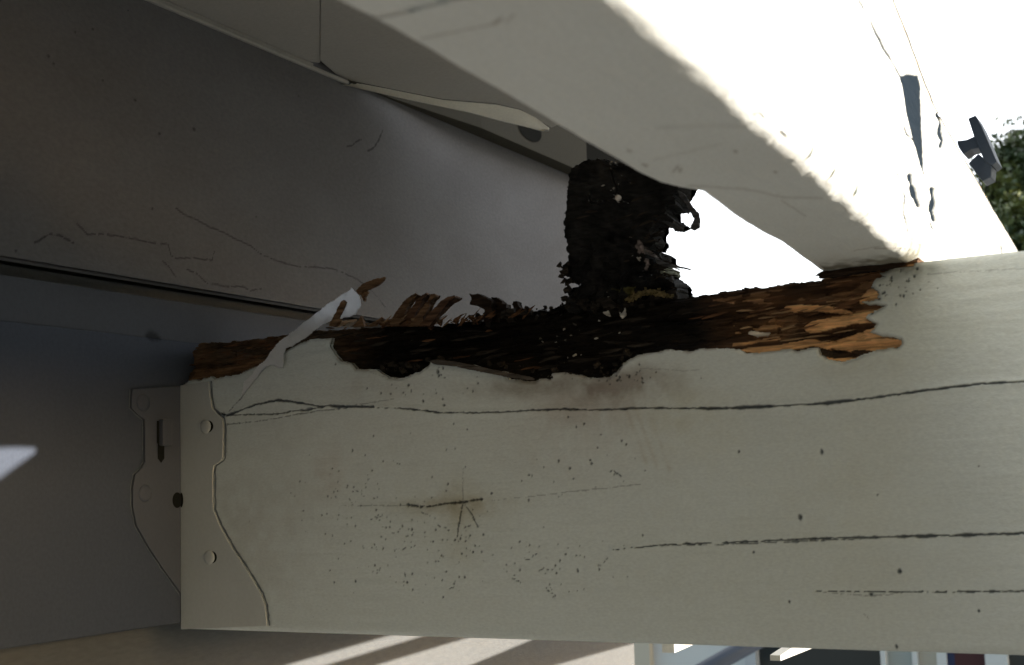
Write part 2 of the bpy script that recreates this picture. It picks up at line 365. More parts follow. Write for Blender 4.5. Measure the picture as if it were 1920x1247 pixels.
beamcr = [  # polyline, half width, taper, darkness
 ([(425,779),(480,758),(520,750),(560,755),(600,762),(680,763),(760,766),(830,774),(900,774),(950,772),(1000,769),(1060,767),(1130,769),(1200,765),(1350,766),(1440,762),(1540,757),(1640,745),(1750,730),(1840,720),(1925,716),(2060,712),(2240,706)], 1.8, 0, .93),
 ([(383,774),(400,775),(430,778),(470,777),(520,776),(545,771),(575,768),(620,760),(700,762)], 1.6, 0, .85),
 ([(383,773),(418,778)], 3.4, 0, .95),
 ([(425,796),(500,787),(540,780),(560,776),(600,770),(650,765)], 1.0, 0, .6),
 ([(640,762),(690,756),(738,748)], .8, 1, .5),
 ([(430,770),(450,748),(460,735)], 1.0, 0, .7),
 ([(1150,1031),(1200,1026),(1250,1021),(1350,1018),(1480,1012),(1600,1008),(1750,1005),(1925,1000),(2060,997),(2140,996)], 1.8, 1, .9),
 ([(1250,1023),(1350,1021),(1480,1016),(1640,1009)], 1.0, 1, .7),
 ([(1515,1109),(1640,1110),(1760,1110),(1925,1109),(2010,1109)], 1.0, 1, .9),
 ([(1555,1113),(1640,1117),(1690,1112)], .9, 1, .5),
 ([(920,939),(1000,930),(1100,919),(1200,908)], .8, 1, .5),
 ([(640,948),(730,948),(765,948)], .8, 1, .5),
 ([(765,947),(785,950),(810,949),(835,944),(868,941),(885,938),(902,936)], 2.0, 0, .85),
 ([(868,880),(867,910),(868,941)], 1.0, 1, .5),([(867,941),(861,975),(856,1005)], 1.7, 1, .7),([(868,943),(882,962),(895,988)], 1.3, 1, .65),
 ([(1740,514),(1800,509),(1925,503)], .8, 0, .35),([(1195,690),(1280,695),(1310,693)], .8, 1, .3),
 ([(1620,1150),(1628,1160)], .8, 1, .5),([(1145,880),(1163,893)], 1.1, 1, .7),([(680,690),(700,700),(740,712)],.8,1,.3)]
stains_and_falloff = [  # centre px, radii px, colour, amount; broad left-end ones paint in light falloff
 ((870,945),(60,28),(.62,.50,.30),.35),((835,948),(90,14),(.5,.38,.2),.35),((1160,722),(90,26),(.42,.34,.30),.75),((1000,722),(110,18),(.40,.33,.28),.7),((1090,760),(90,30),(.7,.58,.52),.5),((860,980),(26,60),(.7,.6,.4),.3),
 ((620,890),(26,40),(.75,.6,.52),.3),((1080,830),(130,60),(.82,.74,.70),.35),((1300,800),(80,60),(.9,.82,.66),.25),((700,720),(90,26),(.65,.58,.52),.3),((1675,528),(60,26),(.42,.42,.38),.45),
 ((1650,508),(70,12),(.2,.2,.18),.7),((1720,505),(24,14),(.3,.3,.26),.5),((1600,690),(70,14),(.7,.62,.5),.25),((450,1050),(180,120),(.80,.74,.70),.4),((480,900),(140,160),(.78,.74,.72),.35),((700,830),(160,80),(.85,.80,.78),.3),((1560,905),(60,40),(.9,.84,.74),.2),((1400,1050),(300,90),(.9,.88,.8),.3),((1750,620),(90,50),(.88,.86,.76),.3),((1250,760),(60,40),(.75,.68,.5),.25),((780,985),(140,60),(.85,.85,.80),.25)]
dots = [(1540,847,2.4),(1500,970,3.2),(1680,1212,2.2),(1633,1115,3.5),(1480,1129,1.8),(1687,1071,3),(1047,865,2),(1108,869,2.4),(1145,884,2),(1080,800,1.6),(1190,860,1),(830,690,2),(875,805,1.6),(700,818,1.5),(660,845,1.8),(1835,1145,2),(1412,1035,2),(1646,928,1.5),(1835,875,1.5),
        (820,697,3),(826,703,2.5),(833,708,2),(765,722,2.5),(770,733,2),(732,738,2.4),(832,760,2.6),(1075,897,1.8),(990,938,1.8)]
rr = random.Random(3)
for cx_, cy_, sx_, sy_, n_d in ((720,985,70,60,75),(870,1020,40,45,40),(660,930,40,30,26),(990,1060,55,30,30),(1110,1050,50,30,18),(760,1080,60,30,16),(1160,705,60,9,36),(1660,535,40,22,60),(800,730,60,25,20),(900,800,200,60,22),(650,1000,80,90,25),(1100,840,60,60,12)):
    for _ in range(n_d): dots.append((rr.gauss(cx_, sx_), rr.gauss(cy_, sy_), rr.choice((.9, 1.0, 1.2, 1.6, 2.0))))
squig = []
for cx_, cy_ in ((695,973),(705,970),(848,1103),(842,1104),(1025,1107),(668,920),(700,1020),(706,1075),(760,1005),(790,960),(1010,1070),(985,1050),(1030,1095),(758,1075),(735,1000),(655,935),(870,990),(820,985),(755,1030),(960,1085),(1120,1060)):
    a = rr.uniform(-.5, .9); q = [(cx_, cy_)]
    for _ in range(rr.randint(2, 4)): a += rr.uniform(-.8, .8); q.append((q[-1][0] + 6 * math.cos(a), q[-1][1] + 6 * math.sin(a)))
    squig.append(q)
PXM = .00037
def beam_marks(X, Z):
    wx, wz = warp(X, Z, .0005, 500)
    K = np.zeros(X.shape)
    for pl, wd, tp, dk in beamcr:
        P = XZ(pl); bb = (X > P[:,0].min()-.004) & (X < P[:,0].max()+.004) & (Z > P[:,1].min()-.004) & (Z < P[:,1].max()+.004)
        D, T = distline(wx[bb], wz[bb], P)
        ww = wd * PXM * (.72 + .5 * noise(T * 31, 0.3, 0, 5) + .45 * noise(T * 110, 0.3, 0, 6) - .5 * (noise(T * 60, wd, 0, 9) > .75))
        if tp: ww = ww * np.clip(4 * T * (1.15 - T) + .1, .1, 1)
        K[bb] = np.maximum(K[bb], dk * np.clip(1.6 - D / np.maximum(ww, 1e-5), 0, 1))
    for a, b, r in dots:
        P = ony(a, b); bb = (abs(X - P[0]) < .004) & (abs(Z - P[2]) < .004)
        D = np.hypot(wx[bb] - P[0], (wz[bb] - P[2]) * (.6 + .8 * ((a * 7.3) % 1))); K[bb] = np.maximum(K[bb], .8 * np.clip(1.5 - D / (r * PXM * .8), 0, 1))
    for q in squig:
        P = XZ(q); bb = (abs(X - P[0,0]) < .015) & (abs(Z - P[0,1]) < .015)
        D, T = distline(wx[bb], wz[bb], P); K[bb] = np.maximum(K[bb], .75 * np.clip(1.4 - D / (.85 * PXM), 0, 1) * (noise(T * 9, a, 0, 1) > -.1))
    return K
_bm = {}
def beam_depth(X, Z):
    K = beam_marks(X, Z); _bm['K'] = K
    d = .0007 * fbm(X * 8, Z * 14, 0, 3, 31) + .00028 * fbm(X * 25, Z * 260, 0, 4, 32) + .00012 * fbm(X * 500, Z * 500, 0, 2, 33)
    # lip of lifted paint under the long crack, shallow grooves where the cracks are
    D, T = distline(X, Z, XZ(beamcr[0][0])); d -= .0006 * np.exp(-(D / .0022) ** 2)
    D, T = distline(X, Z, XZ(beamcr[6][0])); d -= .0004 * np.exp(-(D / .002) ** 2)
    # rounded arrises
    d += .0022 * np.exp(-np.clip(Z - .0, 0, 1) / .0012) + .0016 * np.exp(-np.clip(.1895 - Z, 0, 1) / .0012)
    e = (K > .55); d = d + .0016 * K * e
    # paint drawn back and feathered beside the rot
    wx, wz = warp(X, Z, .0009, 260); D, T = distline(wx, wz, XZ(rot_low)); d += .0012 * np.clip(1 - D / .0016, 0, 1)
    return d + .0002
def beam_col(X, Z, d):
    K = _bm['K']; c = np.ones(X.shape + (3,))
    for (a, b), (ra, rb), colr, am in stains_and_falloff:
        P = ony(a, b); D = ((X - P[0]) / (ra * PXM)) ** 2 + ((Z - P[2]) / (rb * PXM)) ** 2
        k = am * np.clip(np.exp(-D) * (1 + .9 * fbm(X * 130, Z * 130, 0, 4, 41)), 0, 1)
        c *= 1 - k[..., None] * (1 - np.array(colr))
    for off in (0, 18, 40):
        D, T = distline(X, Z, XZ([(1165+off, 745), (1190+off, 810), (1215+off, 880)])); k = .22 * np.exp(-(D / .0012) ** 2) * (.5 + .5 * noise(T * 9, off, 0, 4))
        c *= 1 - k[..., None] * (1 - np.array((.6, .45, .3)))
    # thin brown rim where the paint has lifted off the rot
    wx, wz = warp(X, Z, .0009, 260); D, T = distline(wx, wz, XZ(rot_low))
    k = .55 * np.clip(1.2 - D / .0011, 0, 1) * (noise(T * 90, 0, 0, 8) > -.25); c *= 1 - k[..., None] * (1 - np.array((.38, .30, .22)))
    c *= 1 - K[..., None] * (1 - np.array((.07, .08, .10)))
    g = .5 + .5 * fbm(X * 900, Z * 900, 0, 2, 43); c *= (1 - .07 * (g > .82))[..., None]
    return c
def beam_mask(X, Z):
    wx, wz = warp(X, Z, .0009, 260)
    return ~inpoly(wx, wz, ROT_CUT)
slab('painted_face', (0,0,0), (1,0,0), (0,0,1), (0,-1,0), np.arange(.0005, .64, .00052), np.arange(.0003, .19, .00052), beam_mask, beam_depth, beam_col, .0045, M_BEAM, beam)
M_BP = paint('cream_paint_plain', (.725, .775, .755), False, .5)
box('timber_core', .0008, .489, .0046, .045, .0002, .139, M_BP, beam)
box('timber_core', .4892, .64, .0046, .045, .0002, .1897, M_BP, beam)
box('beam_end', .6402, 1.4, .0005, .045, .0002, .1897, M_BP, beam, .0015)

# --- the rotten upper edge
orange = [[(1375,657),(1400,650),(1440,648),(1480,641),(1530,632),(1545,622),(1600,614),(1642,606),(1655,627),(1692,637),(1692,646),(1647,658),(1600,652),(1590,658),(1530,650),(1480,655),(1430,664)],
 [(1455,580),(1470,572),(1520,568),(1563,571),(1590,578),(1600,583),(1560,583),(1520,578),(1480,583)],
 [(1500,612),(1520,598),(1560,590),(1612,583),(1660,572),(1640,590),(1622,597),(1628,603),(1590,605),(1560,612),(1530,622),(1508,622)],
 [(1612,550),(1625,538),(1650,535),(1650,566),(1612,566)],[(1545,668),(1600,663),(1612,666),(1590,676),(1555,675)]]
brown2 = [[(1320,560),(1450,540),(1600,520),(1640,520),(1620,560),(1500,560),(1380,570)],[(1380,590),(1450,575),(1500,590),(1480,625),(1400,630)],
 [(345,690),(440,665),(540,625),(600,618),(560,650),(480,690),(400,708),(345,718)]]
dark2 = [[(1545,622),(1500,630),(1540,640),(1600,622),(1645,608),(1630,603),(1590,608)],[(1545,660),(1555,650),(1590,655),(1612,665),(1600,668),(1560,668)],[(1440,590),(1495,585),(1495,600),(1470,610),(1440,605)]]
def rot_fields(X, Z):
    wx = X + .002 * fbm(X * 60, Z * 60, 0, 3, 51); wz = Z + .0012 * fbm(X * 90, Z * 90, 0, 3, 52)
    lx, lz = wx + .006 * fbm(X * 25, Z * 260, 0, 2, 53), wz
    O_ = np.zeros(X.shape)
    for p in orange: O_ = np.maximum(O_, inpoly(lx * .3 + wx * .7, lz, XZ(p)).astype(float))
    B_ = np.zeros(X.shape)
    for p in brown2: B_ = np.maximum(B_, inpoly(lx, lz, XZ(p)).astype(float))
    D_ = np.zeros(X.shape)
    for p in dark2: D_ = np.maximum(D_, inpoly(wx, lz, XZ(p)).astype(float))
    return O_ * (1 - D_), B_, D_
_rf = {}
def rot_depth(X, Z):
    O_, B_, D_ = rot_fields(X, Z); _rf['f'] = (O_, B_, D_)
    # plates and fibres along the grain (x)
    wz = Z + .0025 * fbm(X * 22, Z * 40, 0, 3, 61) - X * .03
    lay = fbm(X * 16, wz * 330, 0, 3, 62); plate = np.floor((fbm(X * 30, wz * 190, 0, 2, 63) + 1) * 4) / 4
    fib = fbm(X * 70, wz * 1300, 0, 3, 64); lump = fbm(X * 60, Z * 170, 0, 4, 65); crk = np.clip(1 - np.abs(fbm(X * 35, wz * 240, 0, 3, 66)) / .05, 0, 1)
    mid = np.exp(-((X - .235) / .12) ** 4)      # crumbly cubed rot in the middle
    cub = np.minimum(np.abs(noise(X * 230 + 2 * Z * 100, 0.5, 0, 67)), np.abs(noise(Z * 300 + X * 60, .7, 0, 68)))
    d = .0045 + .0030 * lay + .0030 * plate * .9 + .0009 * fib + .0020 * crk + mid * (.0050 + .0035 * lump + .0030 * lay)
    d = d - .0018 * O_ + .0022 * D_
    # the rot is scooped: deep towards the top, shallow where it meets the paint
    ed, _ = distline(X, Z, XZ(rot_low)); d = d * np.clip(.45 + ed / .012, 0, 1.25) + mid * .004 * np.clip(ed / .02, 0, 1)
    return np.clip(d, .0006, .026)
def rot_col(X, Z, d):
    O_, B_, D_ = _rf['f']; L = X.shape + (3,)
    wz = Z - X * .03; st = fbm(X * 30, wz * 500, 0, 4, 71); pt = fbm(X * 45, wz * 160, 0, 3, 72)
    base = np.array((.015, .012, .009)) * (1 + .9 * pt + .7 * st)[..., None]
    xr = np.clip((X - .365) / .05, 0, 1) * (1 - 0); xl = np.clip((.155 - X) / .05, 0, 1)
    sideR = np.array((.12, .062, .030)) * (1 + .9 * st + .5 * pt)[..., None]; sideL = np.array((.15, .09, .05)) * (1 + .8 * st)[..., None]
    c = base * (1 - xr)[..., None] + sideR * xr[..., None]; c = c * (1 - xl)[..., None] + sideL * xl[..., None]
    br = np.array((.27, .15, .075)) * (1 + .8 * st)[..., None]; c = np.where((B_ * (pt > -.12))[..., None] > .5, br, c)
    og = np.array((1.05, .60, .28)) * (.85 + .45 * st)[..., None]; c = np.where(O_[..., None] > .5, og, c)
    o2 = (xr > .5) & (st + .5 * pt > .42) & (D_ < .5); c = np.where(o2[..., None], og * .55, c)
    pale = (fbm(X * 260, Z * 330, 0, 2, 73) > .56) & (X > .16) & (X < .36); c = np.where(pale[..., None], np.array((.16, .15, .12)) * np.ones(L), c)
    grey = np.clip(fbm(X * 28, Z * 60, 0, 3, 74) * 1.6 + .25, 0, .8) * (O_ < .5); lum = c.mean(-1, keepdims=True); c = c * (1 - grey[..., None]) + lum * np.array((.78, .66, .52)) * .8 * grey[..., None]
    return np.clip(c, .004, .95)
ROT_SIL = XZ(list(rot_top) + [(330, 655), (330, 800), (1760, 800), (1760, 480)])
def rot_mask(X, Z):
    wx, wz = warp(X, Z, .0014, 330, 3)
    return inpoly(wx, wz, ROT_SIL) & (Z > .139) & (X < .4885)
slab('rotten_wood', (0, .0012, 0), (1,0,0), (0,0,1), (0,-1,0), np.arange(.0012, .489, .00045), np.arange(.139, .2005, .00045), rot_mask, rot_depth, rot_col, .0435, M_ROT, beam, shrink=[(.35, .001), (.7, .002), (1.0, .004)])

def shard(name, px, y, thick, mat, parent, n=None, tip=0.0, seed=0):
    """splinter from a pixel outline in the plane y; subdivided, roughened, its tips pulled forward"""
    P = XZ(px, y); x0, x1, z0, z1 = P[:,0].min(), P[:,0].max(), P[:,1].min(), P[:,1].max()
    st = .00035
    def mk(X, Z):
        wx, wz = warp(X, Z, .0003, 900, seed); return inpoly(wx, wz, P)
    def dp(X, Z):
        return .0014 * fbm(X * 60 + seed, Z * 500, 0, 3, 81 + seed) - tip * np.clip((Z - z0) / max(z1 - z0, 1e-4), 0, 1.2) ** 1.5
    def cl(X, Z, d):
        s = fbm(X * 80, Z * 700, seed, 3, 83); return np.clip(np.array(mat[1]) * (1 + .8 * s)[..., None], .004, .9)
    return slab(name, (0, y, 0), (1,0,0), (0,0,1), (0,-1,0), np.arange(x0 - .002, x1 + .002, st), np.arange(z0 - .002, z1 + .002, st), mk, dp, cl, thick, M_ROT, parent,
                shrink=[(.5, .03), (1.0, .12)])
DK = (0, (.035, .022, .014)); BR = (0, (.17, .10, .055)); BR2 = (0, (.11, .06, .035))
for k_, (pl, yy, tp) in enumerate(([[(722,612),(742,586),(760,564),(772,554),(781,550),(785,553),(776,559),(768,570),(756,592),(752,612)], .012, .001],
    [[(746,612),(768,584),(786,562),(795,556),(803,550),(806,553),(796,561),(790,572),(778,592),(772,612)], .008, .003],
    [[(766,612),(786,586),(804,564),(812,553),(819,551),(821,555),(812,563),(806,576),(794,594),(790,612)], .005, .002],
    [[(784,612),(808,588),(834,566),(848,558),(861,556),(862,559),(850,565),(840,573),(820,594),(806,612)], .002, .005],
    [[(745,609),(720,606),(700,604),(718,601),(742,597),(760,598)], .004, .0])):
    shard('splinter', pl, yy, .004, BR2 if k_ % 2 else BR, beam, tip=tp, seed=40 + k_)
shard('splinter', [(905,604),(907,592),(909,580),(900,576),(896,572),(882,571),(887,561),(882,551),(888,553),(898,551),(906,555),(915,559),(924,565),(922,578),(921,604)], .010, .007, DK, beam, tip=.002, seed=3)
shard('splinter', [(918,604),(921,585),(923,570),(922,558),(930,558),(940,564),(942,569),(949,570),(951,580),(944,590),(936,604)], .016, .006, DK, beam, tip=.0, seed=4)
shard('splinter', [(962,590),(965,578),(962,572),(964,566),(971,565),(972,573),(978,580),(984,583),(984,572),(988,578),(994,580),(996,590)], .012, .004, DK, beam, tip=.001, seed=5)
shard('splinter', [(617,612),(622,600),(635,580),(645,566),(650,563),(653,567),(645,582),(637,598),(630,613)], -.004, .003, BR, beam, tip=.003, seed=6)
shard('splinter', [(660,612),(672,600),(677,592),(681,604),(684,612)], .002, .003, BR, beam, seed=7)
shard('splinter', [(625,612),(640,602),(668,598),(668,601),(645,607),(632,614)], -.001, .002, (0, (.45,.33,.22)), beam, seed=8)
shard('splinter', [(690,612),(700,604),(716,594),(718,597),(706,607),(700,612)], .004, .003, BR, beam, seed=9)
shard('splinter', [(1527,517),(1537,510),(1551,508),(1549,513),(1540,517)], -.004, .002, DK, beam, seed=10)
shard('splinter', [(1533,522),(1545,505),(1580,494),(1640,490),(1690,488),(1700,495),(1660,506),(1600,514),(1560,520)], -.001, .004, DK, beam, seed=12)
# thin sliver of grey wood along the lower lip of the rot
shard('splinter', [(805,678),(815,674),(860,679),(910,690),(960,700),(1002,709),(1000,713),(960,709),(905,698),(850,686),(812,682)], -.002, .002, (0, (.10,.085,.07)), beam, seed=13)
shard('splinter', [(1402,626),(1408,620),(1425,623),(1446,624),(1440,630),(1420,632)], .0, .0012, (0, (.62,.55,.45)), beam, seed=14)

shard('splinter', [(1130,586),(1140,582),(1145,594),(1136,591)], -.001, .001, (0, (.5,.47,.4)), beam, seed=16)
shard('splinter', [(1159,582),(1165,589),(1172,577),(1174,592),(1166,598)], -.001, .001, (0, (.6,.57,.5)), beam, seed=17)
# --- strip of paint film peeled off, standing up from the beam
peel = [(455,742),(461,715),(478,700),(487,686),(500,678),(516,657),(530,640),(545,630),(582,602),(622,572),(640,560),(668,542),(680,556),(682,574),(673,592),(650,598),(638,597),(622,605),(602,615),(577,635),(552,650),(541,653),(536,665),(536,690),(526,691),(515,684),(505,687),(490,701),(478,716),(465,732),(458,741)]
Pp = XZ(peel)
M_PEEL, t_, b_ = mat_new('peeled_paint_film', .22, .8)
b_.inputs['Base Color'].default_value = (.92, .93, .95, 1)
try:
    b_.inputs['Transmission Weight'].default_value = 0.0
    b_.inputs['Subsurface Weight'].default_value = .0
except Exception: pass
_tr = t_.nodes.new('ShaderNodeBsdfTranslucent'); _tr.inputs[0].default_value = (.85, .87, .9, 1); _mx = t_.nodes.new('ShaderNodeMixShader'); _mx.inputs[0].default_value = .3
_out = t_.nodes['Material Output']; t_.links.new(b_.outputs[0], _mx.inputs[1]); t_.links.new(_tr.outputs[0], _mx.inputs[2]); t_.links.new(_mx.outputs[0], _out.inputs[0])
_ge = t_.nodes.new('ShaderNodeNewGeometry'); _sx = t_.nodes.new('ShaderNodeSeparateXYZ'); _mr = t_.nodes.new('ShaderNodeMapRange'); _mr.inputs[1].default_value = .186; _mr.inputs[2].default_value = .2; _mr.inputs[3].default_value = .05; _mr.inputs[4].default_value = .8
t_.links.new(_ge.outputs['Position'], _sx.inputs[0]); t_.links.new(_sx.outputs[2], _mr.inputs[0]); t_.links.new(_mr.outputs[0], _mx.inputs[0])
_n = t_.nodes.new('ShaderNodeTexNoise'); _n.inputs['Scale'].default_value = 260; _n.inputs['Detail'].default_value = 5
_bp = t_.nodes.new('ShaderNodeBump'); _bp.inputs['Strength'].default_value = .8; _bp.inputs['Distance'].default_value = .001
t_.links.new(_n.outputs[0], _bp.inputs['Height']); t_.links.new(_bp.outputs[0], b_.inputs['Normal'])
def pk(X, Z):
    wx, wz = warp(X, Z, .0005, 500, 9); return inpoly(wx, wz, Pp)
def pdp(X, Z):
    t = np.clip((Z - .146) / .07, 0, 1)
    return -.001 - .004 * t ** 1.2 - .0012 * fbm(X * 130, Z * 130, 0, 3, 91) * (.3 + t) - .0004 * np.sin((X + Z) * 420) * t
slab('paint_flake', (0,0,0), (1,0,0), (0,0,1), (0,-1,0), np.arange(Pp[:,0].min()-.002, Pp[:,0].max()+.002, .0005), np.arange(Pp[:,1].min()-.002, Pp[:,1].max()+.002, .0005), pk, pdp, None, -.0006, M_PEEL, beam) if False else None
def sheet(name, us, vs, mk, dp, th, mat, parent):
    uu, vv = np.meshgrid(us, vs, indexing='ij'); d = dp(uu, vv); nu, nv = uu.shape
    M = mk((uu[:-1,:-1] + uu[1:,1:]) / 2, (vv[:-1,:-1] + vv[1:,1:]) / 2); idx = np.arange(nu * nv).reshape(nu, nv)
    q = np.stack([idx[:-1,:-1], idx[1:,:-1], idx[1:,1:], idx[:-1,1:]], -1)[M]
    A = np.stack([uu, d, vv], -1).reshape(-1, 3); B = A + np.array([0, th, 0])
    Mp = np.pad(M, 1); e = []
    for a_, s1, s2 in ((M & ~Mp[:-2,1:-1], (slice(None,-1), slice(1,None)), (slice(None,-1), slice(None,-1))), (M & ~Mp[2:,1:-1], (slice(1,None), slice(None,-1)), (slice(1,None), slice(1,None))),
                       (M & ~Mp[1:-1,:-2], (slice(None,-1), slice(None,-1)), (slice(1,None), slice(None,-1))), (M & ~Mp[1:-1,2:], (slice(1,None), slice(1,None)), (slice(None,-1), slice(1,None)))):
        e.append(np.stack([idx[s1][a_], idx[s2][a_]], -1))
    e = np.concatenate(e); n = nu * nv
    Q = np.concatenate([q, q[:, ::-1] + n, np.stack([e[:,0], e[:,1], e[:,1] + n, e[:,0] + n], -1)])
    V = np.concatenate([A, B]); u_ = np.unique(Q); re = np.full(len(V), -1); re[u_] = np.arange(len(u_))
    return link(name, meshnp(name, V[u_], re[Q]), mat, parent, True)
fl = sheet('paint_flake', np.arange(Pp[:,0].min()-.002, Pp[:,0].max()+.002, .0005), np.arange(Pp[:,1].min()-.002, Pp[:,1].max()+.002, .0005), pk, pdp, .0005, M_PEEL, beam)
fl['label'] = 'long strip of white paint peeled up off the beam'
shard('splinter', [(667,545),(680,532),(700,524),(716,521),(722,519),(720,525),(712,533),(700,540),(684,545),(678,551),(672,553)], -.005, .002, BR, beam, tip=.0, seed=11)
shard('splinter', [(675,550),(686,543),(690,548),(684,556),(683,566),(678,560)], -.004, .002, BR, beam, tip=.0, seed=15)

# ======================= ANGLE BRACKET =======================
br = empty('angle_bracket', (0, 0, .08), 'painted steel framing bracket in the corner between wall and beam', 'bracket')
ol = [(332,724),(395,715),(397,745),(401,766),(420,785),(422,800),(421,858),(418,864),(404,873),(402,885),(403,955),(415,985),(440,1030),(470,1075),(492,1112),(500,1135),(504,1173),(352,1180)]
wl = [(332,724),(245,730),(243,765),(255,778),(268,787),(269,866),(262,878),(250,890),(246,915),(246,950),(253,985),(275,1025),(305,1070),(335,1112),(346,1135),(348,1150),(350,1178)]
def plate(name, outline2, place, n, mat, th):
    P = outline2; return prism(name, [place(a, b) for a, b in P], n, mat, br, .0003)
bo = XZ(ol); bo[:, 0] = np.maximum(bo[:, 0], .0012); bo[-1, 0] = .0012; bo[0, 0] = .0012
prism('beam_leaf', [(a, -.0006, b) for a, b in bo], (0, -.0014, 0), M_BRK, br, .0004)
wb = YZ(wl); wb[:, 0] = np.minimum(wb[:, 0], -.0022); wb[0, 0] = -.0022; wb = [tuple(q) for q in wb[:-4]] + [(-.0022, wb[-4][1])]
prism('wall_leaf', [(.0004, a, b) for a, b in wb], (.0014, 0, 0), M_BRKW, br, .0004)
# dark ribbons painting in the shadow gap along the plate edges
M_SEAM, _, b_ = mat_new('shadow_seam', .8); b_.inputs['Base Color'].default_value = (.16, .18, .20, 1)
def ribbon(name, pts3, hw, nrm, mat, parent, lift=.0):
    V = []; Fc = []; nrm = np.asarray(nrm, float)
    for i, p in enumerate(pts3):
        a = pts3[max(i-1, 0)]; b = pts3[min(i+1, len(pts3)-1)]; t = np.asarray(b) - np.asarray(a); t = t / (np.linalg.norm(t) + 1e-9); s = np.cross(t, nrm)
        w_ = hw * (.6 + .6 * random.random()); V += [np.asarray(p) + s * w_ + nrm * lift, np.asarray(p) + nrm * (lift + w_ * .7), np.asarray(p) - s * w_ + nrm * lift]
        if i: k = 3 * i; Fc += [(k-3, k-2, k+1, k), (k-2, k-1, k+2, k+1)]
    return pymesh(name, V, Fc, mat, parent, smooth=True)
def dense(pts, step=6):
    r = []
    for (a, b), (c, d) in zip(pts[:-1], pts[1:]):
        n = max(1, int(math.hypot(c-a, d-b) / step))
        for i in range(n): r.append((a + (c-a) * i / n + random.uniform(-.6, .6), b + (d-b) * i / n + random.uniform(-.6, .6)))
    r.append(pts[-1]); return r
ribbon('seam', [ony(a + 1.5, b, -.0003) for a, b in dense(ol[1:-1])], .0006, (0, -1, 0), M_SEAM, br)
ribbon('seam', [onx(a - 1.0, b, .0003) for a, b in dense(wl[1:])], .0004, (1, 0, 0), M_SEAM, br)
def dome(name, c, n, r, h, mat, parent):
    n = Vector(n); u = n.orthogonal().normalized(); v = n.cross(u); V = []; Fc = []; K = 18
    prof = [(1, 0), (.97, .45), (.8, .8), (.45, .96)]
    for rr_, hh in prof:
        for i in range(K):
            a = 2 * math.pi * i / K; V.append(Vector(c) + (u * math.cos(a) + v * math.sin(a)) * r * rr_ + n * h * hh)
    V.append(Vector(c) + n * h)
    for j in range(3):
        for i in range(K): Fc.append((j*K+i, j*K+(i+1) % K, (j+1)*K+(i+1) % K, (j+1)*K+i))
    for i in range(K): Fc.append((3*K+i, 3*K+(i+1) % K, 4*K))
    return pymesh(name, V, Fc, mat, parent, smooth=True)
for a, b in ((386,800),(393,1045)):
    c = ony(a, b, -.0019); dome('nail_head', c, (0,-1,0), .0047, .0014, M_BRK, br)
for a, b in ((268,755),(272,925)):
    c = onx(a, b, .0017); dome('nail_head', c, (1,0,0), .0058, .0012, M_BRKW, br)
def disc(name, c, u, v, ru, rv, mat, parent, ofs=0, k=22, a0=0, a1=2*math.pi):
    V = [np.asarray(c) + np.asarray(u) * ru * math.cos(a0 + (a1-a0) * i / k) + np.asarray(v) * rv * math.sin(a0 + (a1-a0) * i / k) for i in range(k)]
    return pymesh(name, V, [tuple(range(k))], mat, parent)
def cres(name, c, r, mat, a0, a1, w_, y):
    V = []; Fc = []; k = 14
    for i in range(k + 1):
        a = a0 + (a1 - a0) * i / k; ww = w_ * math.sin(math.pi * i / k) + .0002
        V += [(c[0] + (r) * math.cos(a), y, c[2] + r * math.sin(a)), (c[0] + (r + ww) * math.cos(a), y, c[2] + (r + ww) * math.sin(a))]
        if i: Fc.append((2*i-2, 2*i-1, 2*i+1, 2*i))
    return pymesh(name, V, Fc, mat, br)
for a, b, q in ((386,800,.0019),(393,1045,.0017)):
    c = ony(a, b, -.00215); disc('nail_gap', c + np.array((q, 0, 0)), (1,0,0), (0,0,1), .0046, .0040, M_HOLE, br)
# hole at the fold: oval hole cut through both leaves
c = onx(327, 938, .0021); disc('fold_hole', (c[0], -.0058, c[2]), (0,1,0), (0,0,1), .0045, .0052, M_HOLE, br)
disc('fold_hole', (.0021, -.0023, c[2]), (1,0,0), (0,0,1), .0020, .0050, M_HOLE, br)
c = onx(302, 851, .0021); pymesh('tab_slot', [c + np.array(q) for q in ((0,-.003,.006),(0,.003,.006),(0,.003,-.003),(0,0,-.006),(0,-.003,-.003))], [(0,1,2,3,4)], M_HOLE, br)
c = onx(305, 812, .0018); box('bent_tab', c[0], c[0] + .004, c[1] - .0035, c[1] + .005, c[2] - .0085, c[2] + .009, M_BRKW, br, .0008)
c = onx(296, 812, .0021); pymesh('tab_slot', [c + np.array(q) for q in ((0,-.001,.008),(0,.001,.008),(0,.001,-.009),(0,-.001,-.006))], [(0,1,2,3)], M_HOLE, br)

# ======================= RAFTER =======================
raft = empty('rafter', (.48, 0, .2), 'cream painted rafter resting on the beam, outer side in blinding sun', 'rafter')
Lp = [(540,-44),(620,0),(760,78),(900,160),(1040,240),(1120,283),(1190,323),(1230,344),(1262,353),(1280,356),(1311,361),(1340,380),(1373,405),(1424,438),(1463,457),(1490,477),(1513,492),(1533,507)]
Rp = [(1140,-60),(1200,0),(1290,85),(1350,140),(1450,240),(1530,310),(1600,370),(1650,420),(1690,460),(1722,488)]
ZB = .1905
Lq = np.array([onz(a, b, ZB)[:2] for a, b in Lp]); Rq = np.array([onz(a, b, ZB)[:2] for a, b in Rp])
ys = np.concatenate([np.arange(-.80, -.42, .004), np.arange(-.42, .06, .0007), np.arange(.06, .62, .003)])
def ztop(y): return np.where(y > 0, .267 - .155 * y, .267 - .42 * y)
nU, nBv, nR = 60, 18, 190
prof = []
xl = np.interp(ys, Lq[:,1], Lq[:,0]); xr = np.interp(ys, Rq[:,1], Rq[:,0])
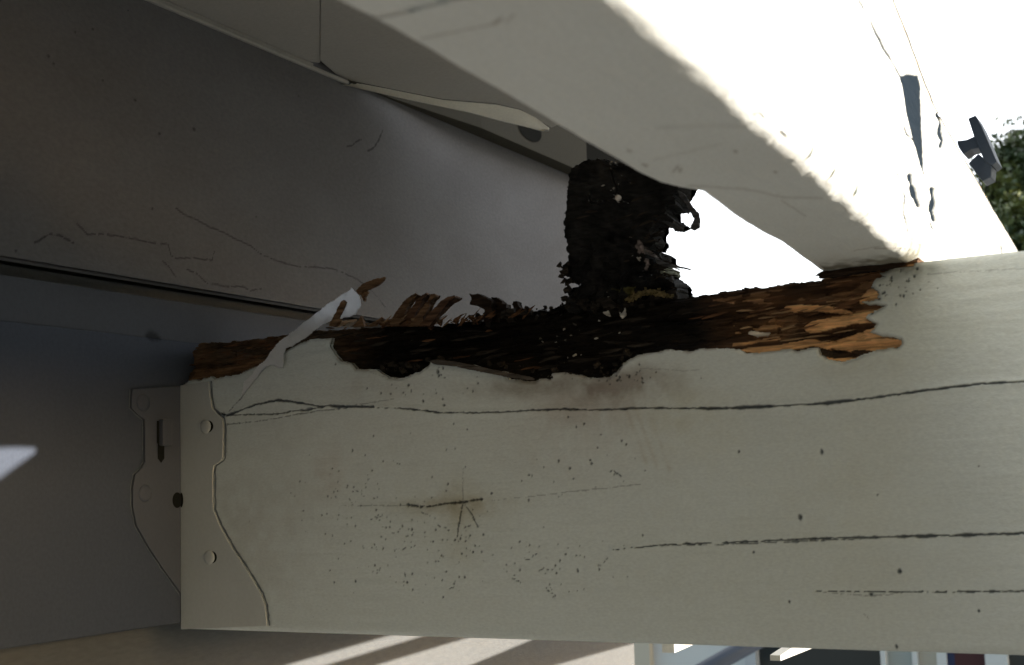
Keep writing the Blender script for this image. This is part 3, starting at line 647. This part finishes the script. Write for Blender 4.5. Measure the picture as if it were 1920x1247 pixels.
xl = xl - 0 * ys; xr = np.where(ys > 0, xr[np.searchsorted(ys, 0.0)] + .03 * np.clip(ys, 0, .3), xr)
zt = ztop(ys)
rows = []
bl, brd = .0035, .0085
for s in np.linspace(1, 0, 26)[:-1]: rows.append((xl + .001 * 0, ZB + bl + (zt - ZB - bl) * s, 0 * ys))
for a in np.linspace(0, math.pi / 2, 7): rows.append((xl + bl * (1 - math.cos(a)), ZB + bl * (1 - math.sin(a)), 0 * ys))
for s in np.linspace(0, 1, nU)[1:-1]: rows.append((xl + bl + (xr - brd - xl - bl) * s, ZB + 0 * ys, 0 * ys + 1))
for a in np.linspace(0, math.pi / 2, nBv): rows.append((xr - brd * (1 - math.sin(a)), ZB + brd * (1 - math.cos(a)), 0 * ys + 1))
for s in np.linspace(0, 1, nR)[1:]: rows.append((xr + (.503 - xr) * min(1, s * 3) ** .7, ZB + brd + (zt - ZB - brd) * s, 0 * ys + 2))
rows.append(((xl + xr) / 2, zt, 0 * ys))
sidex = 1
PX = np.array([r[0] for r in rows]).T; PZ = np.array([r[1] + 0 * ys for r in rows]).T; KD = np.array([r[2] for r in rows]).T
PY = np.repeat(ys[:, None], PX.shape[1], 1)
cc = (xl + xr)[:, None] / 2
# roughness: old brushed paint over weathered wood
n1 = .0005 * fbm(PX * 40, PY * 14, PZ * 40, 3, 101) + .00035 * fbm(PX * 300, PY * 60, PZ * 300, 3, 102)
worn = np.exp(-((PX - xr[:, None] + .002) / .006) ** 2) * (PZ < ZB + .012)
n1 = n1 + worn * (.0005 * fbm(PX * 90, PY * 70, PZ * 90, 4, 103) + .0005 * (fbm(PX * 40, PY * 90, PZ * 40, 3, 104) > .25))
n1 = n1 + worn * .0018 * np.clip((PY + .12) / .1, 0, 1) * fbm(PX * 90, PY * 50, PZ * 90, 3, 105)
under = (PZ < ZB + .003)
PZ = PZ + np.where(under, n1 * 1.0 + .001 * fbm(PX * 30, PY * 18, 0, 3, 107) * 1.0, 0) * (PY < 0.0)
PX = PX - np.where(~under & (PX > cc), n1, 0) + np.where(~under & (PX < cc), n1, 0)
Cc = np.ones(PX.shape + (3,)); K = np.zeros(PX.shape)
rcr = [([(1608,-5),(1628,30),(1642,60),(1660,95),(1675,120),(1688,142)], 2.0),([(1706,330),(1712,360),(1722,385)], 4.5),
       ([(1690,220),(1700,250),(1712,262)], 1.5),([(1758,216),(1763,232),(1762,250),(1767,262),(1764,275)], 3.5),([(1748,355),(1749,378),(1746,395),(1751,412)], 4.5),([(1745,420),(1750,430)], 1.5),
       ([(1620,70),(1625,100)], .9),([(1683,325),(1690,350),(1697,370),(1694,400),(1702,430),(1704,460)], 1.2),([(1466,118),(1465,120)], 1.5),([(1781,345),(1782,360)], .8),([(1876,455),(1879,475)], 1.2),([(1895,480),(1899,484)], 1.5)]
facer = (KD == 2)
AX, AY = topx(np.stack([PX, PY, PZ], -1)); bad = PY < -.5
AX = np.where(bad, -999, AX) + 1.6 * fbm(AX * .12, AY * .12, 0, 3, 111); AY = AY + 1.6 * fbm(AX * .12, AY * .12, 4, 3, 112)
sl = [(1686,142),(1700,138),(1722,141),(1727,160),(1729,230),(1732,290),(1734,335),(1724,305),(1712,262),(1700,215),(1694,175)]
K = np.maximum(K, (inpoly(AX, AY, sl) & facer) * 1.0)
def dline(pl):
    bb = (AX > min(p[0] for p in pl) - 20) & (AX < max(p[0] for p in pl) + 20) & (AY > min(p[1] for p in pl) - 20) & (AY < max(p[1] for p in pl) + 20)
    D = np.full(AX.shape, 999.); T = np.zeros(AX.shape)
    P = np.asarray(pl, float); n = len(P) - 1
    x, y = AX[bb], AY[bb]; d_ = np.full(x.shape, 999.); t_ = np.zeros(x.shape)
    for i in range(n):
        a, b = P[i], P[i+1]; d = b - a; t = np.clip(((x - a[0]) * d[0] + (y - a[1]) * d[1]) / (d @ d), 0, 1); e = np.hypot(x - a[0] - t * d[0], y - a[1] - t * d[1])
        k = e < d_; d_[k] = e[k]; t_[k] = (i + t[k]) / n
    D[bb] = d_; T[bb] = t_; return D, T
for pl, wd in rcr:
    D, T = dline(pl); K = np.maximum(K, facer * np.clip(2.6 - 1.6 * D / (wd * (.85 + .35 * noise(T * 5, 1, 0, 2))), 0, 1))
PX = PX - .0007 * (K > .6) * facer
Cc *= 1 - K[..., None] * (1 - np.array((.02, .03, .045)))
K2 = np.zeros(PX.shape)
uc = [([(780,76),(830,64),(880,55),(918,47),(932,38)], 1.6, .5),([(925,46),(940,35)], 3, .6),([(950,40),(962,30)], 3.2, .35),([(1262,322),(1270,312),(1275,322),(1278,316)], 2.2, .45),([(1206,308),(1212,311)], 3, .5),([(1178,282),(1182,284)], 3, .4),
      ([(1378,283),(1380,285)], 3, .6),([(1453,322),(1455,323)], 2, .6),([(1550,344),(1556,348)], 3, .5),([(1520,300),(1533,296)], 1.5, .4),([(1577,325),(1581,333)], 2, .7),([(1290,348),(1400,355),(1470,370),(1540,372)], 2.5, .25),([(1465,375),(1510,405)], 1.4, .35),
      ([(1230,240),(1330,235),(1400,238)], 4, .12),([(1225,300),(1290,285),(1350,270)], 3, .12),([(1640,466),(1690,466),(1710,468)], 1.3, .5),([(1580,390),(1620,420),(1640,435)], 1.2, .3),([(1600,470),(1650,462)], 1.2, .3)]
for pl, wd, am in uc:
    D, T = dline(pl); K2 = np.maximum(K2, (KD == 1) * am * np.exp(-(D / wd) ** 2))
Cc *= 1 - K2[..., None] * (1 - np.array((.25, .18, .12)))
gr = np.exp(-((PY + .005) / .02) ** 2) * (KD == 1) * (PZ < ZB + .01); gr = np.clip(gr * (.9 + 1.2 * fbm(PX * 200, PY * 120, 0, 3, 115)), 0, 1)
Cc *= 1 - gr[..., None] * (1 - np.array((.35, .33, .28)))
V = np.stack([PX, PY, PZ], -1).reshape(-1, 3); ny, nr = PX.shape
idx = np.arange(ny * nr).reshape(ny, nr); nx2 = np.roll(idx, -1, 1)
Q = np.stack([idx[:-1], nx2[:-1], nx2[1:], idx[1:]], -1).reshape(-1, 4)[:, ::-1]
me = meshnp('timber', V, Q, Cc.reshape(-1, 3)); link('timber', me, M_RAFT, raft, True)
for a, b, q in ((1577,333,(3,-14)),(1528,297,(6,-4)),(1600,372,(5,-8)),(1650,430,(8,-8))):
    p = onz(a, b, ZB + .002); prism('paint_chip', [p, p + np.array((.001, .003, .002)), p + np.array((.0035, .002, .005 + .0003 * q[0])), p + np.array((.002, 0, .003))], (.0003, -.0004, 0), M_BP, raft)
box('end_cap', .4525, .5025, .62, .621, .192, .168+.0, M_BP, raft) if False else None

# ======================= ROTTED RAFTER END (the black stub) =======================
stub = empty('rotten_rafter_stub', (.315, .03, .19), 'black decayed stub of a rafter standing on the rotten beam', 'rafter stub')
YS = .014
so_ = [(1054,585),(1054,557),(1057,543),(1066,539),(1074,537),(1081,529),(1071,526),(1064,517),(1056,518),(1051,512),(1048,494),(1055,488),(1056,466),(1058,448),(1054,442),(1053,410),(1053,384),(1059,355),(1060,324),(1065,314),(1077,309),(1089,301),(1112,296),(1135,298),(1152,305),(1175,308),(1210,315),(1275,330),
 (1268,352),(1258,358),(1259,379),(1244,381),(1241,388),(1242,397),(1250,402),(1256,405),(1262,410),(1259,417),(1250,412),(1239,413),(1232,408),(1224,406),(1219,415),(1218,425),(1213,430),(1214,436),(1218,448),(1213,458),(1211,464),(1207,462),
 (1214,465),(1226,470),(1233,480),(1235,488),(1234,494),(1243,497),(1240,506),(1233,514),(1244,520),(1250,523),(1256,524),(1262,531),(1266,540),(1263,557),(1266,590)]
SP = XZ(so_, YS)
HP = XZ([(1186,452),(1206,458),(1236,488),(1246,505),(1240,522),(1206,520),(1192,500)], YS)
def smask(X, Z):
    wx, wz = warp(X, Z, .0016, 420, 6); return inpoly(wx, wz, SP) & ~(inpoly(wx, wz, HP) & (fbm(X * 130, Z * 150, 0, 3, 133) > .06))
def sdepth(X, Z):
    lump = fbm(X * 110, Z * 110, 0, 5, 121); ring = fbm(X * 30, Z * 380 + 4 * np.sin(X * 60), 0, 3, 122); low = np.clip((.235 - Z) / .03, 0, 1)
    return .004 + .005 * lump * (.5 + low) + .0025 * ring + .003 * low * (noise(X * 260, Z * 260, 0, 123) > .2)
def scol(X, Z, d):
    s = fbm(X * 150, Z * 150, 0, 4, 131); c = np.array((.022, .021, .019)) * (1 + 1.1 * s)[..., None]
    c = c * np.ones(X.shape + (3,))
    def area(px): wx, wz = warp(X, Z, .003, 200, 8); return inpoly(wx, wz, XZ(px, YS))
    a = area([(1181,448),(1197,456),(1210,472),(1206,494),(1195,518),(1184,512),(1186,490)]) & (s > -.15)  # pale patch paints in bits lit by filtered sun
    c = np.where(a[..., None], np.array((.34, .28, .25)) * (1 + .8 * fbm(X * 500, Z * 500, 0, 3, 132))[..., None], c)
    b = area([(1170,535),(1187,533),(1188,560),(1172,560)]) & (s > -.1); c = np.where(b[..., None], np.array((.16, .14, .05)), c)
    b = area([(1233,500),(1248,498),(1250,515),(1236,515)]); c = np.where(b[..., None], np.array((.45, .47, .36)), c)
    b = area([(1140,540),(1165,533),(1160,548)]) & (s > 0); c = np.where(b[..., None], np.array((.10, .09, .04)), c)
    return np.clip(c, .004, .9)
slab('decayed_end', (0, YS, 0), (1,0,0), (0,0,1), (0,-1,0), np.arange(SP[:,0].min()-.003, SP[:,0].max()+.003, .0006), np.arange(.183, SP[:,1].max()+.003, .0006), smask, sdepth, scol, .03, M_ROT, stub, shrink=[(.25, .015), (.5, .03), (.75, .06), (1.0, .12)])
for i, (pl, yy) in enumerate(([[(1268,354),(1283,364),(1296,385),(1309,400),(1311,412),(1310,427),(1301,432),(1293,428),(1299,418),(1301,410),(1294,398),(1285,380),(1274,366)], .02],
   [[(1262,360),(1272,362),(1277,372),(1276,385),(1268,383),(1265,372)], .018],[[(1228,484),(1245,492),(1262,497),(1290,503),(1300,507),(1284,504),(1262,501),(1240,498),(1230,493)], .012],
   [[(1288,463),(1294,464),(1295,468),(1289,469)], .012],[[(1282,484),(1286,482),(1288,487),(1284,489)], .012],[[(1253,525),(1258,516),(1261,520),(1260,530)], .012])):
    if i in (1, 3, 4): continue
    shard('flake', pl, yy, .003, (0, (.10, .095, .09)), stub, seed=20 + i)
# crumbs of rot lying over stub and beam
def crumbs(name, n, spot, mat, parent, size, seed, flat=1.0):
    r = random.Random(seed); V = []; Fc = []
    for _ in range(n):
        c = np.array(spot(r)); s = size * r.choice((.5, .7, 1, 1, 1.4, 1.9)); k = len(V)
        rot = Matrix.Rotation(r.uniform(0, 6.3), 3, Vector((r.gauss(0,1), r.gauss(0,1), r.gauss(0,1))).normalized())
        pts = [Vector((sx * s * r.uniform(.5, 1.3), sy * s * r.uniform(.35, .9), sz * s * flat * r.uniform(.3, .8))) for sx in (-1, 1) for sy in (-1, 1) for sz in (-1, 1)]
        V += [tuple(Vector(c) + rot @ p) for p in pts]
        Fc += [tuple(k + i for i in f) for f in ((0,1,3,2),(4,6,7,5),(0,4,5,1),(2,3,7,6),(0,2,6,4),(1,5,7,3))]
    o = pymesh(name, V, Fc, mat, parent); o['kind'] = 'stuff'; return o
def on_edge(line, y0, y1, sp):
    def f(r):
        i = r.randrange(len(line) - 1); t = r.random(); a, b = line[i], line[i + 1]
        px, py = a[0] + (b[0]-a[0]) * t, a[1] + (b[1]-a[1]) * t; y = r.uniform(y0, y1); p = ony(px + r.gauss(0, sp), py + r.gauss(0, sp), y if y < .012 else .012); p[1] = y; return p
    return f
crumbs('crumbs', 90, on_edge([(1052,500),(1056,515),(1070,560),(1110,572),(1180,565),(1240,560),(1262,552)], .006, .03, 6), M_DARK, stub, .0016, 5)
crumbs('crumbs', 90, on_edge([(880,600),(950,588),(1000,582),(1060,566),(1130,575),(1180,568)], .004, .03, 5), M_DARK, beam, .0013, 6)
crumbs('crumbs', 60, on_edge([(1190,660),(1150,695),(1100,700),(1000,700),(900,680),(820,672),(760,695),(700,685)], .001, .004, 6), M_DARK, beam, .0011, 7)
crumbs('crumbs', 70, on_edge([(700,608),(780,606),(860,600),(900,596)], .004, .02, 2.5), M_SPL, beam, .0009, 8)
def fibres(name, n, spot, mat, parent, ln, th, seed, up=.25, out=.15):
    r = random.Random(seed); V = []; Fc = []
    for _ in range(n):
        c = Vector(spot(r)); k = len(V); L = ln * r.uniform(.4, 1.5); t = th * r.uniform(.5, 1.4)
        d = Vector((1, -abs(r.gauss(0, out)), r.gauss(0, up) * .5 + .06)).normalized(); a = d.cross(Vector((0, 1, .3))).normalized(); b = d.cross(a)
        bend = r.gauss(0, .12) * L
        for q, w_ in ((-.5, .35), (-.2, 1), (.2, .8), (.5, .12)):
            p = c + d * L * q + a * bend * (q * q)
            V += [tuple(p + a * t * w_), tuple(p + b * t * w_ * .6), tuple(p - a * t * w_), tuple(p - b * t * w_ * .6)]
        for j in range(3):
            for i in range(4): Fc.append((k+4*j+i, k+4*j+(i+1) % 4, k+4*j+4+(i+1) % 4, k+4*j+4+i))
        Fc += [(k+3, k+2, k+1, k), (k+12, k+13, k+14, k+15)]
    o = pymesh(name, V, Fc, mat, parent); o['kind'] = 'stuff'; return o
def in_band(up, lo, y0, y1):
    def f(r):
        t = r.random() * (len(up) - 1.001); i = int(t); t -= i; q = r.random()
        a = [up[i][k] + (up[i+1][k] - up[i][k]) * t for k in (0, 1)]; b = [lo[i][k] + (lo[i+1][k] - lo[i][k]) * t for k in (0, 1)]
        return ony(a[0] + (b[0]-a[0]) * q, a[1] + (b[1]-a[1]) * q, r.uniform(y0, y1))
    return f
M_SPL2 = wood('pale_splinter_wood', (.16, .10, .055), (.42, .27, .14))
M_GREYW = wood('grey_brown_fibre', (.014, .012, .009), (.06, .045, .032))
bu_ = [(640,622),(760,620),(880,610),(1000,596),(1100,590),(1200,575),(1320,560)]; bl_ = [(660,670),(755,690),(880,672),(1000,695),(1110,692),(1200,648),(1320,642)]
fibres('fibres', 40, in_band(bu_, bl_, .0005, .006), M_DARK, beam, .014, .0008, 31, .15, .05)
fibres('fibres', 10, in_band(bu_, bl_, .0005, .005), M_SPL, beam, .012, .0005, 32, .15, .05)
fibres('fibres', 24, in_band([(1300,565),(1420,548),(1540,535),(1620,525)], [(1300,645),(1420,645),(1540,640),(1610,560)], .0015, .005), M_SPL, beam, .013, .0006, 33, .12, .06)
fibres('fibres', 14, in_band([(1380,580),(1480,565),(1600,540)], [(1380,650),(1480,645),(1610,640)], .001, .004), M_SPL2, beam, .010, .0005, 34, .12, .06)
fibres('fibres', 30, in_band([(365,660),(450,642),(540,628)], [(365,700),(450,690),(520,660)], .001, .004), M_SPL, beam, .012, .0006, 35, .12, .05)
fibres('fibres', 26, on_edge([(600,616),(700,610),(800,604),(900,594),(1000,583)], .002, .02, 2.5), M_SPL, beam, .009, .0007, 36, .9, .2)
fibres('fibres', 30, on_edge([(690,606),(760,600),(830,600)], .002, .015, 3), M_SPL2, beam, .008, .0005, 37, .9, .2)
fibres('fibres', 10, in_band([(1065,330),(1120,320),(1200,340),(1230,380)], [(1062,540),(1120,550),(1190,540),(1215,450)], .006, .013), M_GREYW, stub, .009, .0006, 38, .5)
fibres('fibres', 40, on_edge([(1240,395),(1215,430),(1212,460),(1235,490),(1240,515),(1262,540)], .01, .03, 3), M_GREYW, stub, .008, .0005, 39, .9)
M_PALE = wood('pale_chips', (.30, .27, .22), (.62, .58, .5))
crumbs('pale_crumbs', 12, on_edge([(1010,640),(1060,660),(1090,672),(1130,600),(1160,590),(1110,650)], -.0005, .004, 22), M_PALE, beam, .0006, 9, .3)
crumbs('pale_crumbs', 14, on_edge([(1120,302),(1150,306),(1135,340),(1160,375),(1150,375),(1190,470),(1200,520)], .006, .012, 7), M_PALE, stub, .0007, 10, .5)  # pale crumbs stand in for sunlit bits on the stub
M_MOSS = wood('moss', (.05, .045, .015), (.30, .22, .10), (300, 300, 300))
crumbs('moss', 600, on_edge([(1178,563),(1192,556),(1206,549),(1222,547),(1240,551),(1256,554)], .003, .012, 2.2), M_MOSS, beam, .00045, 11)
# spider silk across the stub
def tube(name, pts, r, mat, parent):
    V = []; Fc = []
    for i, p in enumerate(pts):
        p = np.asarray(p)
        for k in range(4): V.append(p + r * np.array((math.cos(k * 1.571), 0, math.sin(k * 1.571))))
        if i:
            for k in range(4): Fc.append((4*i-4+k, 4*i-4+(k+1) % 4, 4*i+(k+1) % 4, 4*i+k))
    return pymesh(name, V, Fc, mat, parent)
M_WEB, _, b_ = mat_new('spider_silk', .4, .6); b_.inputs['Base Color'].default_value = (.7, .7, .68, 1)
webl = [[(1145,315),(1152,340),(1158,365),(1160,372)],[(1105,365),(1108,382),(1120,378)],[(1160,372),(1178,381)],[(1130,378),(1160,372)],[(1104,376),(1122,384),(1140,376)],[(1160,345),(1156,368)],[(1165,330),(1182,343)],[(1135,300),(1148,306),(1158,310)],[(1206,508),(1222,516)],[(1150,365),(1170,378)]]
for q in webl: tube('cobweb', [ony(a, b, .004) for a, b in dense(q, 5)], .00022, M_WEB, stub)
M_SPOT, _, b_ = mat_new('egg_sac', .6); b_.inputs['Base Color'].default_value = (.82, .74, .64, 1)
c = ony(1160, 372, .005); dome('egg_sac', c, (0,-1,.2), .0018, .0022, M_SPOT, stub)

# ======================= BRACKET ON THE RAFTER'S TOP =======================
M_TB = paint('weathered_grey_metal', (.05, .065, .09), False, .4)
tb = empty('roofing_clip', (.49, .13, .27), 'small grey tee shaped roofing clip on top of the sunlit rafter', 'clip')
xx = .500
yy_ = .125
prism('clip_plate', [ony(a, b, yy_) for a, b in ((1815,222),(1829,216),(1840,236),(1869,303),(1860,310),(1847,304),(1828,262))], (0, .02, 0), M_TB, tb, .0006)
prism('clip_stem', [ony(a, b, yy_ + .001) for a, b in ((1794,264),(1812,262),(1828,255),(1838,276),(1820,280),(1806,289),(1797,276))], (0, .016, 0), M_TB, tb, .0006)
prism('clip_foot', [ony(a, b, yy_ + .001) for a, b in ((1816,306),(1834,288),(1846,298),(1860,311),(1858,332),(1842,340))], (0, .016, 0), M_TB, tb, .0006)

# ======================= OUTSIDE =======================
M_GR, t_, b_ = mat_new('garden_ground', .9)
n = t_.nodes.new('ShaderNodeTexNoise'); n.inputs['Scale'].default_value = .8; n.inputs['Detail'].default_value = 8
r_ = t_.nodes.new('ShaderNodeValToRGB'); r_.color_ramp.elements[0].color = (.10, .095, .075, 1); r_.color_ramp.elements[1].color = (.20, .18, .15, 1)
t_.links.new(n.outputs[0], r_.inputs[0]); t_.links.new(r_.outputs[0], b_.inputs['Base Color'])
g = pymesh('ground', [(-150,-150,-2.3),(150,-150,-2.3),(150,150,-2.3),(-150,150,-2.3)], [(0,1,2,3)], M_GR); tag(g, kind='structure')

M_PAT = paint('pale_bounce_slab', (.34, .33, .31), False, .8)
g = pymesh('bounce_slab', [(1.1,-6,-2.29),(6,-6,-2.29),(6,3,-2.29),(1.1,3,-2.29)], [(0,1,2,3)], M_PAT); tag(g, kind='structure')  # unseen surface added to bounce light up to the rafter underside
# unseen slats added behind the joist to cut stripes of sun on the wall
M_SCR = paint('blocker_slat_paint', (.6, .58, .52), False, .6)
scr = empty('stripe_blocker', (.3, .4, 0), 'unseen slats added behind the beam to stripe the sun on the wall', 'screen')
def sl_board(top, bot, y0, y1, x=.30):
    prism('blocker_slat', [(x, y0, bot(y0)), (x, y1, bot(y1)), (x, y1, top(y1)), (x, y0, top(y0))], (.008, 0, 0), M_SCR, scr)
sl_board(lambda y: .16, lambda y: .007 + .05 * (y - .219), .052, .95)
sl_board(lambda y: .05 * (y - .272), lambda y: -.008 + .04 * (y - .343), .10, .95)
sl_board(lambda y: -.029 + .08 * (y - .489), lambda y: -.029 + .08 * (y - .489) - (.004 + .085 * max(0, y - .30)), .30, .95)

# unseen roof added right of the frame to keep sun off the upper wall
pr = empty('sun_blocker_roof', (1.4, -.5, .3), 'unseen roof added beyond the right edge to block sun and sky', 'roof')
M_PR = paint('blocker_paint', (.20, .19, .17), False, .6)
prism('fascia_board', [(.66, -3, .79), (.66, .95, .79), (.66, .95, .153), (.66, .039, .2944), (.66, -.6, .566), (.66, -3, .50)], (.03, 0, 0), M_PR, pr)  # added fascia, lower edge shaped to stop sun above the rafter
box('blocker_deck', .6902, 3.4, -3.0, .95, .76, .79, M_PR, pr)
box('blocker_deck', -.1, .69, -3.0, -.9, .565, .6, M_PR, pr)
blk_wall = empty('sky_blocker_wall', (1.2, -2.8, -2.3), 'unseen wall added behind the viewer to hold back sky light', 'wall')  # added behind the camera to block sky light, taller at the left
box('blocker_wall', -.1, 1.4, -2.9, -2.8, -2.3, .56, M_PR, blk_wall)
box('blocker_wall', 1.401, 2.9, -2.9, -2.8, -2.3, .1, M_PR, blk_wall)
M_HDG = wood('hedge_blocker_leaves', (.02, .04, .01), (.08, .10, .03), (30, 30, 30))
hd = box('hedge_blocker', 6.0, 6.6, -6, 9, -2.3, .3, M_HDG); tag(hd, 'unseen green block added beyond the right edge to stop low sun', 'hedge_blocker')  # added out of view to keep low sun off the ground

# neighbour's shed seen in the sliver below the beam
M_SHW, _, b_ = mat_new('shed_white', .6); b_.inputs['Base Color'].default_value = (.50, .51, .49, 1)
M_GRY0, _, b_ = mat_new('shed_frame_grey', .6); b_.inputs['Base Color'].default_value = (.35, .37, .38, 1)
M_BEI, _, b_ = mat_new('shed_beige', .6); b_.inputs['Base Color'].default_value = (.42, .38, .30, 1)
M_GLS, _, b_ = mat_new('dark_glass', .12, .5); b_.inputs['Base Color'].default_value = (.02, .025, .025, 1)
M_PIPE, _, b_ = mat_new('black_pipe', .35, .5); b_.inputs['Base Color'].default_value = (.02, .025, .035, 1)
M_BLU, _, b_ = mat_new('blue_cloth', .8); b_.inputs['Base Color'].default_value = (.02, .03, .07, 1)
M_RED, _, b_ = mat_new('red_cloth', .8); b_.inputs['Base Color'].default_value = (.05, .018, .018, 1)
YS2 = 3.0
def X3(px): return ony(px, 1215, YS2)[0]
shed = empty('neighbour_shed', (-.4, YS2, -2.3), 'pale shed with dark glazing glimpsed under the right half of the beam', 'shed')
box('wall', X3(1150), X3(1420), YS2, YS2 + 1.5, -2.3, .25, M_SHW, shed)
box('corner_trim', X3(1192), X3(1225), YS2 - .03, YS2, -2.3, .25, M_BEI, shed)
box('window_frame', X3(1400), X3(1420), YS2 - .02, YS2 - .001, -2.0, .2, M_GRY0, shed)
box('dark_pane', X3(1421), X3(1655), YS2 + .01, YS2 + .03, -2.3, .25, M_GLS, shed)
box('door_post', X3(1655), X3(1664), YS2 - .03, YS2 + .03, -2.3, .25, M_SHW, shed)
M_GRY, _, b_ = mat_new('shed_grey', .6); b_.inputs['Base Color'].default_value = (.32, .34, .31, 1)
box('door_panel', X3(1664), X3(1712), YS2 + .0, YS2 + .03, -2.3, .25, M_GRY, shed)
box('door_panel', X3(1712), X3(1722), YS2 - .02, YS2 + .03, -2.3, .25, M_SHW, shed)
box('door_panel', X3(1722), X3(1758), YS2 + .0, YS2 + .03, -2.3, .25, M_BEI, shed)
box('door_panel', X3(1758), X3(1776), YS2 - .02, YS2 + .03, -2.3, .25, M_SHW, shed)
box('door_panel', X3(1848), X3(1890), YS2 - .02, YS2 + .03, -2.3, .25, M_SHW, shed)
box('dark_pane', X3(1890), X3(1990), YS2 - .0, YS2 + .03, -2.3, .25, M_GLS, shed)
box('curtain', X3(1776), X3(1790), YS2 - .01, YS2 + .03, -2.3, .25, M_BLU, shed)
box('curtain', X3(1790), X3(1848), YS2 - .01, YS2 + .03, -2.3, .25, M_RED, shed)
a, b = ony(1310, 1262, 2.6), ony(1440, 1190, 2.6)
d = (b - a); d /= np.linalg.norm(d); s = np.cross(d, (0, 1, 0)); K_ = 12; V = []; Fc = []
for e_ in (a - d * 1.5, b + d * .15):
    for i in range(K_):
        an = 2 * math.pi * i / K_; V.append(e_ + .022 * (math.cos(an) * s + math.sin(an) * np.array((0, 1, 0))))
Fc = [tuple(range(K_)), tuple(range(2*K_-1, K_-1, -1))] + [(i, (i+1) % K_, (i+1) % K_ + K_, i + K_) for i in range(K_)]
o = pymesh('sloping_pipe', V, Fc, M_PIPE, None, smooth=True); tag(o, 'thin black sloping pipe in front of the pale shed', 'pipe')

# tree beyond the rafter
def tree(cx_, cy_, cz_, rx_, rz_, label, seed, n=9000):
    r = np.random.default_rng(seed)
    t = empty('tree', (cx_, cy_, -2.3), label, 'tree', 'trees beyond the rafter')
    # trunk with limbs
    V = []; Fc = []
    def limb(a, b, r0, r1, seg=7):
        k0 = len(V); a = np.array(a); b = np.array(b)
        for j in range(seg + 1):
            s_ = j / seg; p = a * (1 - s_) + b * s_ + np.array((math.sin(s_ * 3 + seed) * .06, math.cos(s_ * 4 + seed) * .06, 0)) * s_
            rad = r0 * (1 - s_) + r1 * s_
            for i in range(8): V.append(p + rad * np.array((math.cos(i * .785), math.sin(i * .785), 0)))
            if j:
                for i in range(8): Fc.append((k0 + 8*(j-1) + i, k0 + 8*(j-1) + (i+1) % 8, k0 + 8*j + (i+1) % 8, k0 + 8*j + i))
    limb((cx_, cy_, -2.3), (cx_, cy_, cz_), .13, .06)
    for q in range(9):
        an = q * 2.4; h = cz_ - rz_ * .7 + q * rz_ * .15
        limb((cx_, cy_, h), (cx_ + rx_ * .7 * math.cos(an), cy_ + rx_ * .7 * math.sin(an), h + rz_ * .45), .05, .012)
    pymesh('trunk', V, Fc, M_BARK, t, smooth=True)
    ncl = 300; cl = r.normal(size=(ncl, 3)); cl /= np.linalg.norm(cl, axis=1)[:, None]; cl *= (r.uniform(.35, 1, ncl) ** .5)[:, None]
    cl = cl * np.array((rx_, rx_, rz_)) * r.uniform(.85, 1.02, (ncl, 1)) + np.array((cx_, cy_, cz_))
    ci = r.integers(0, ncl, n); P = cl[ci] + r.normal(size=(n, 3)) * .085
    L = .027 * r.uniform(.6, 1.4, n); D1 = r.normal(size=(n, 3)); D1 /= np.linalg.norm(D1, axis=1)[:, None]; D2 = np.cross(D1, r.normal(size=(n, 3))); D2 /= np.linalg.norm(D2, axis=1)[:, None]
    VV = np.stack([P - D1 * L[:, None], P + D2 * L[:, None] * .5, P + D1 * L[:, None], P - D2 * L[:, None] * .5], 1).reshape(-1, 3)
    me = meshnp('crown', VV, np.arange(4 * n).reshape(-1, 4)); link('crown', me, M_LEAF, t)
M_BARK = wood('bark', (.05, .04, .03), (.14, .11, .08), (20, 20, 4))
M_LEAF, t_, b_ = mat_new('leaf', .5)
n_ = t_.nodes.new('ShaderNodeTexNoise'); n_.inputs['Scale'].default_value = 2.5
r_ = t_.nodes.new('ShaderNodeValToRGB'); r_.color_ramp.elements[0].color = (.025, .045, .015, 1); r_.color_ramp.elements[1].color = (.11, .125, .03, 1); r_.color_ramp.elements[0].position = .4; r_.color_ramp.elements[1].position = .62
tc_ = t_.nodes.new('ShaderNodeTexCoord'); t_.links.new(tc_.outputs['Object'], n_.inputs[0])
t_.links.new(n_.outputs[0], r_.inputs[0]); t_.links.new(r_.outputs[0], b_.inputs['Base Color'])
p = ony(2008, 370, 9.0); tree(p[0], p[1], p[2], .62, .62, 'dark green tree crown at the right edge beyond the rafter end', 4, 70000)
p = ony(2060, 560, 8.2); tree(p[0], p[1], p[2], .75, .8, 'lower dark tree crown behind the end of the sunlit rafter', 9, 45000)
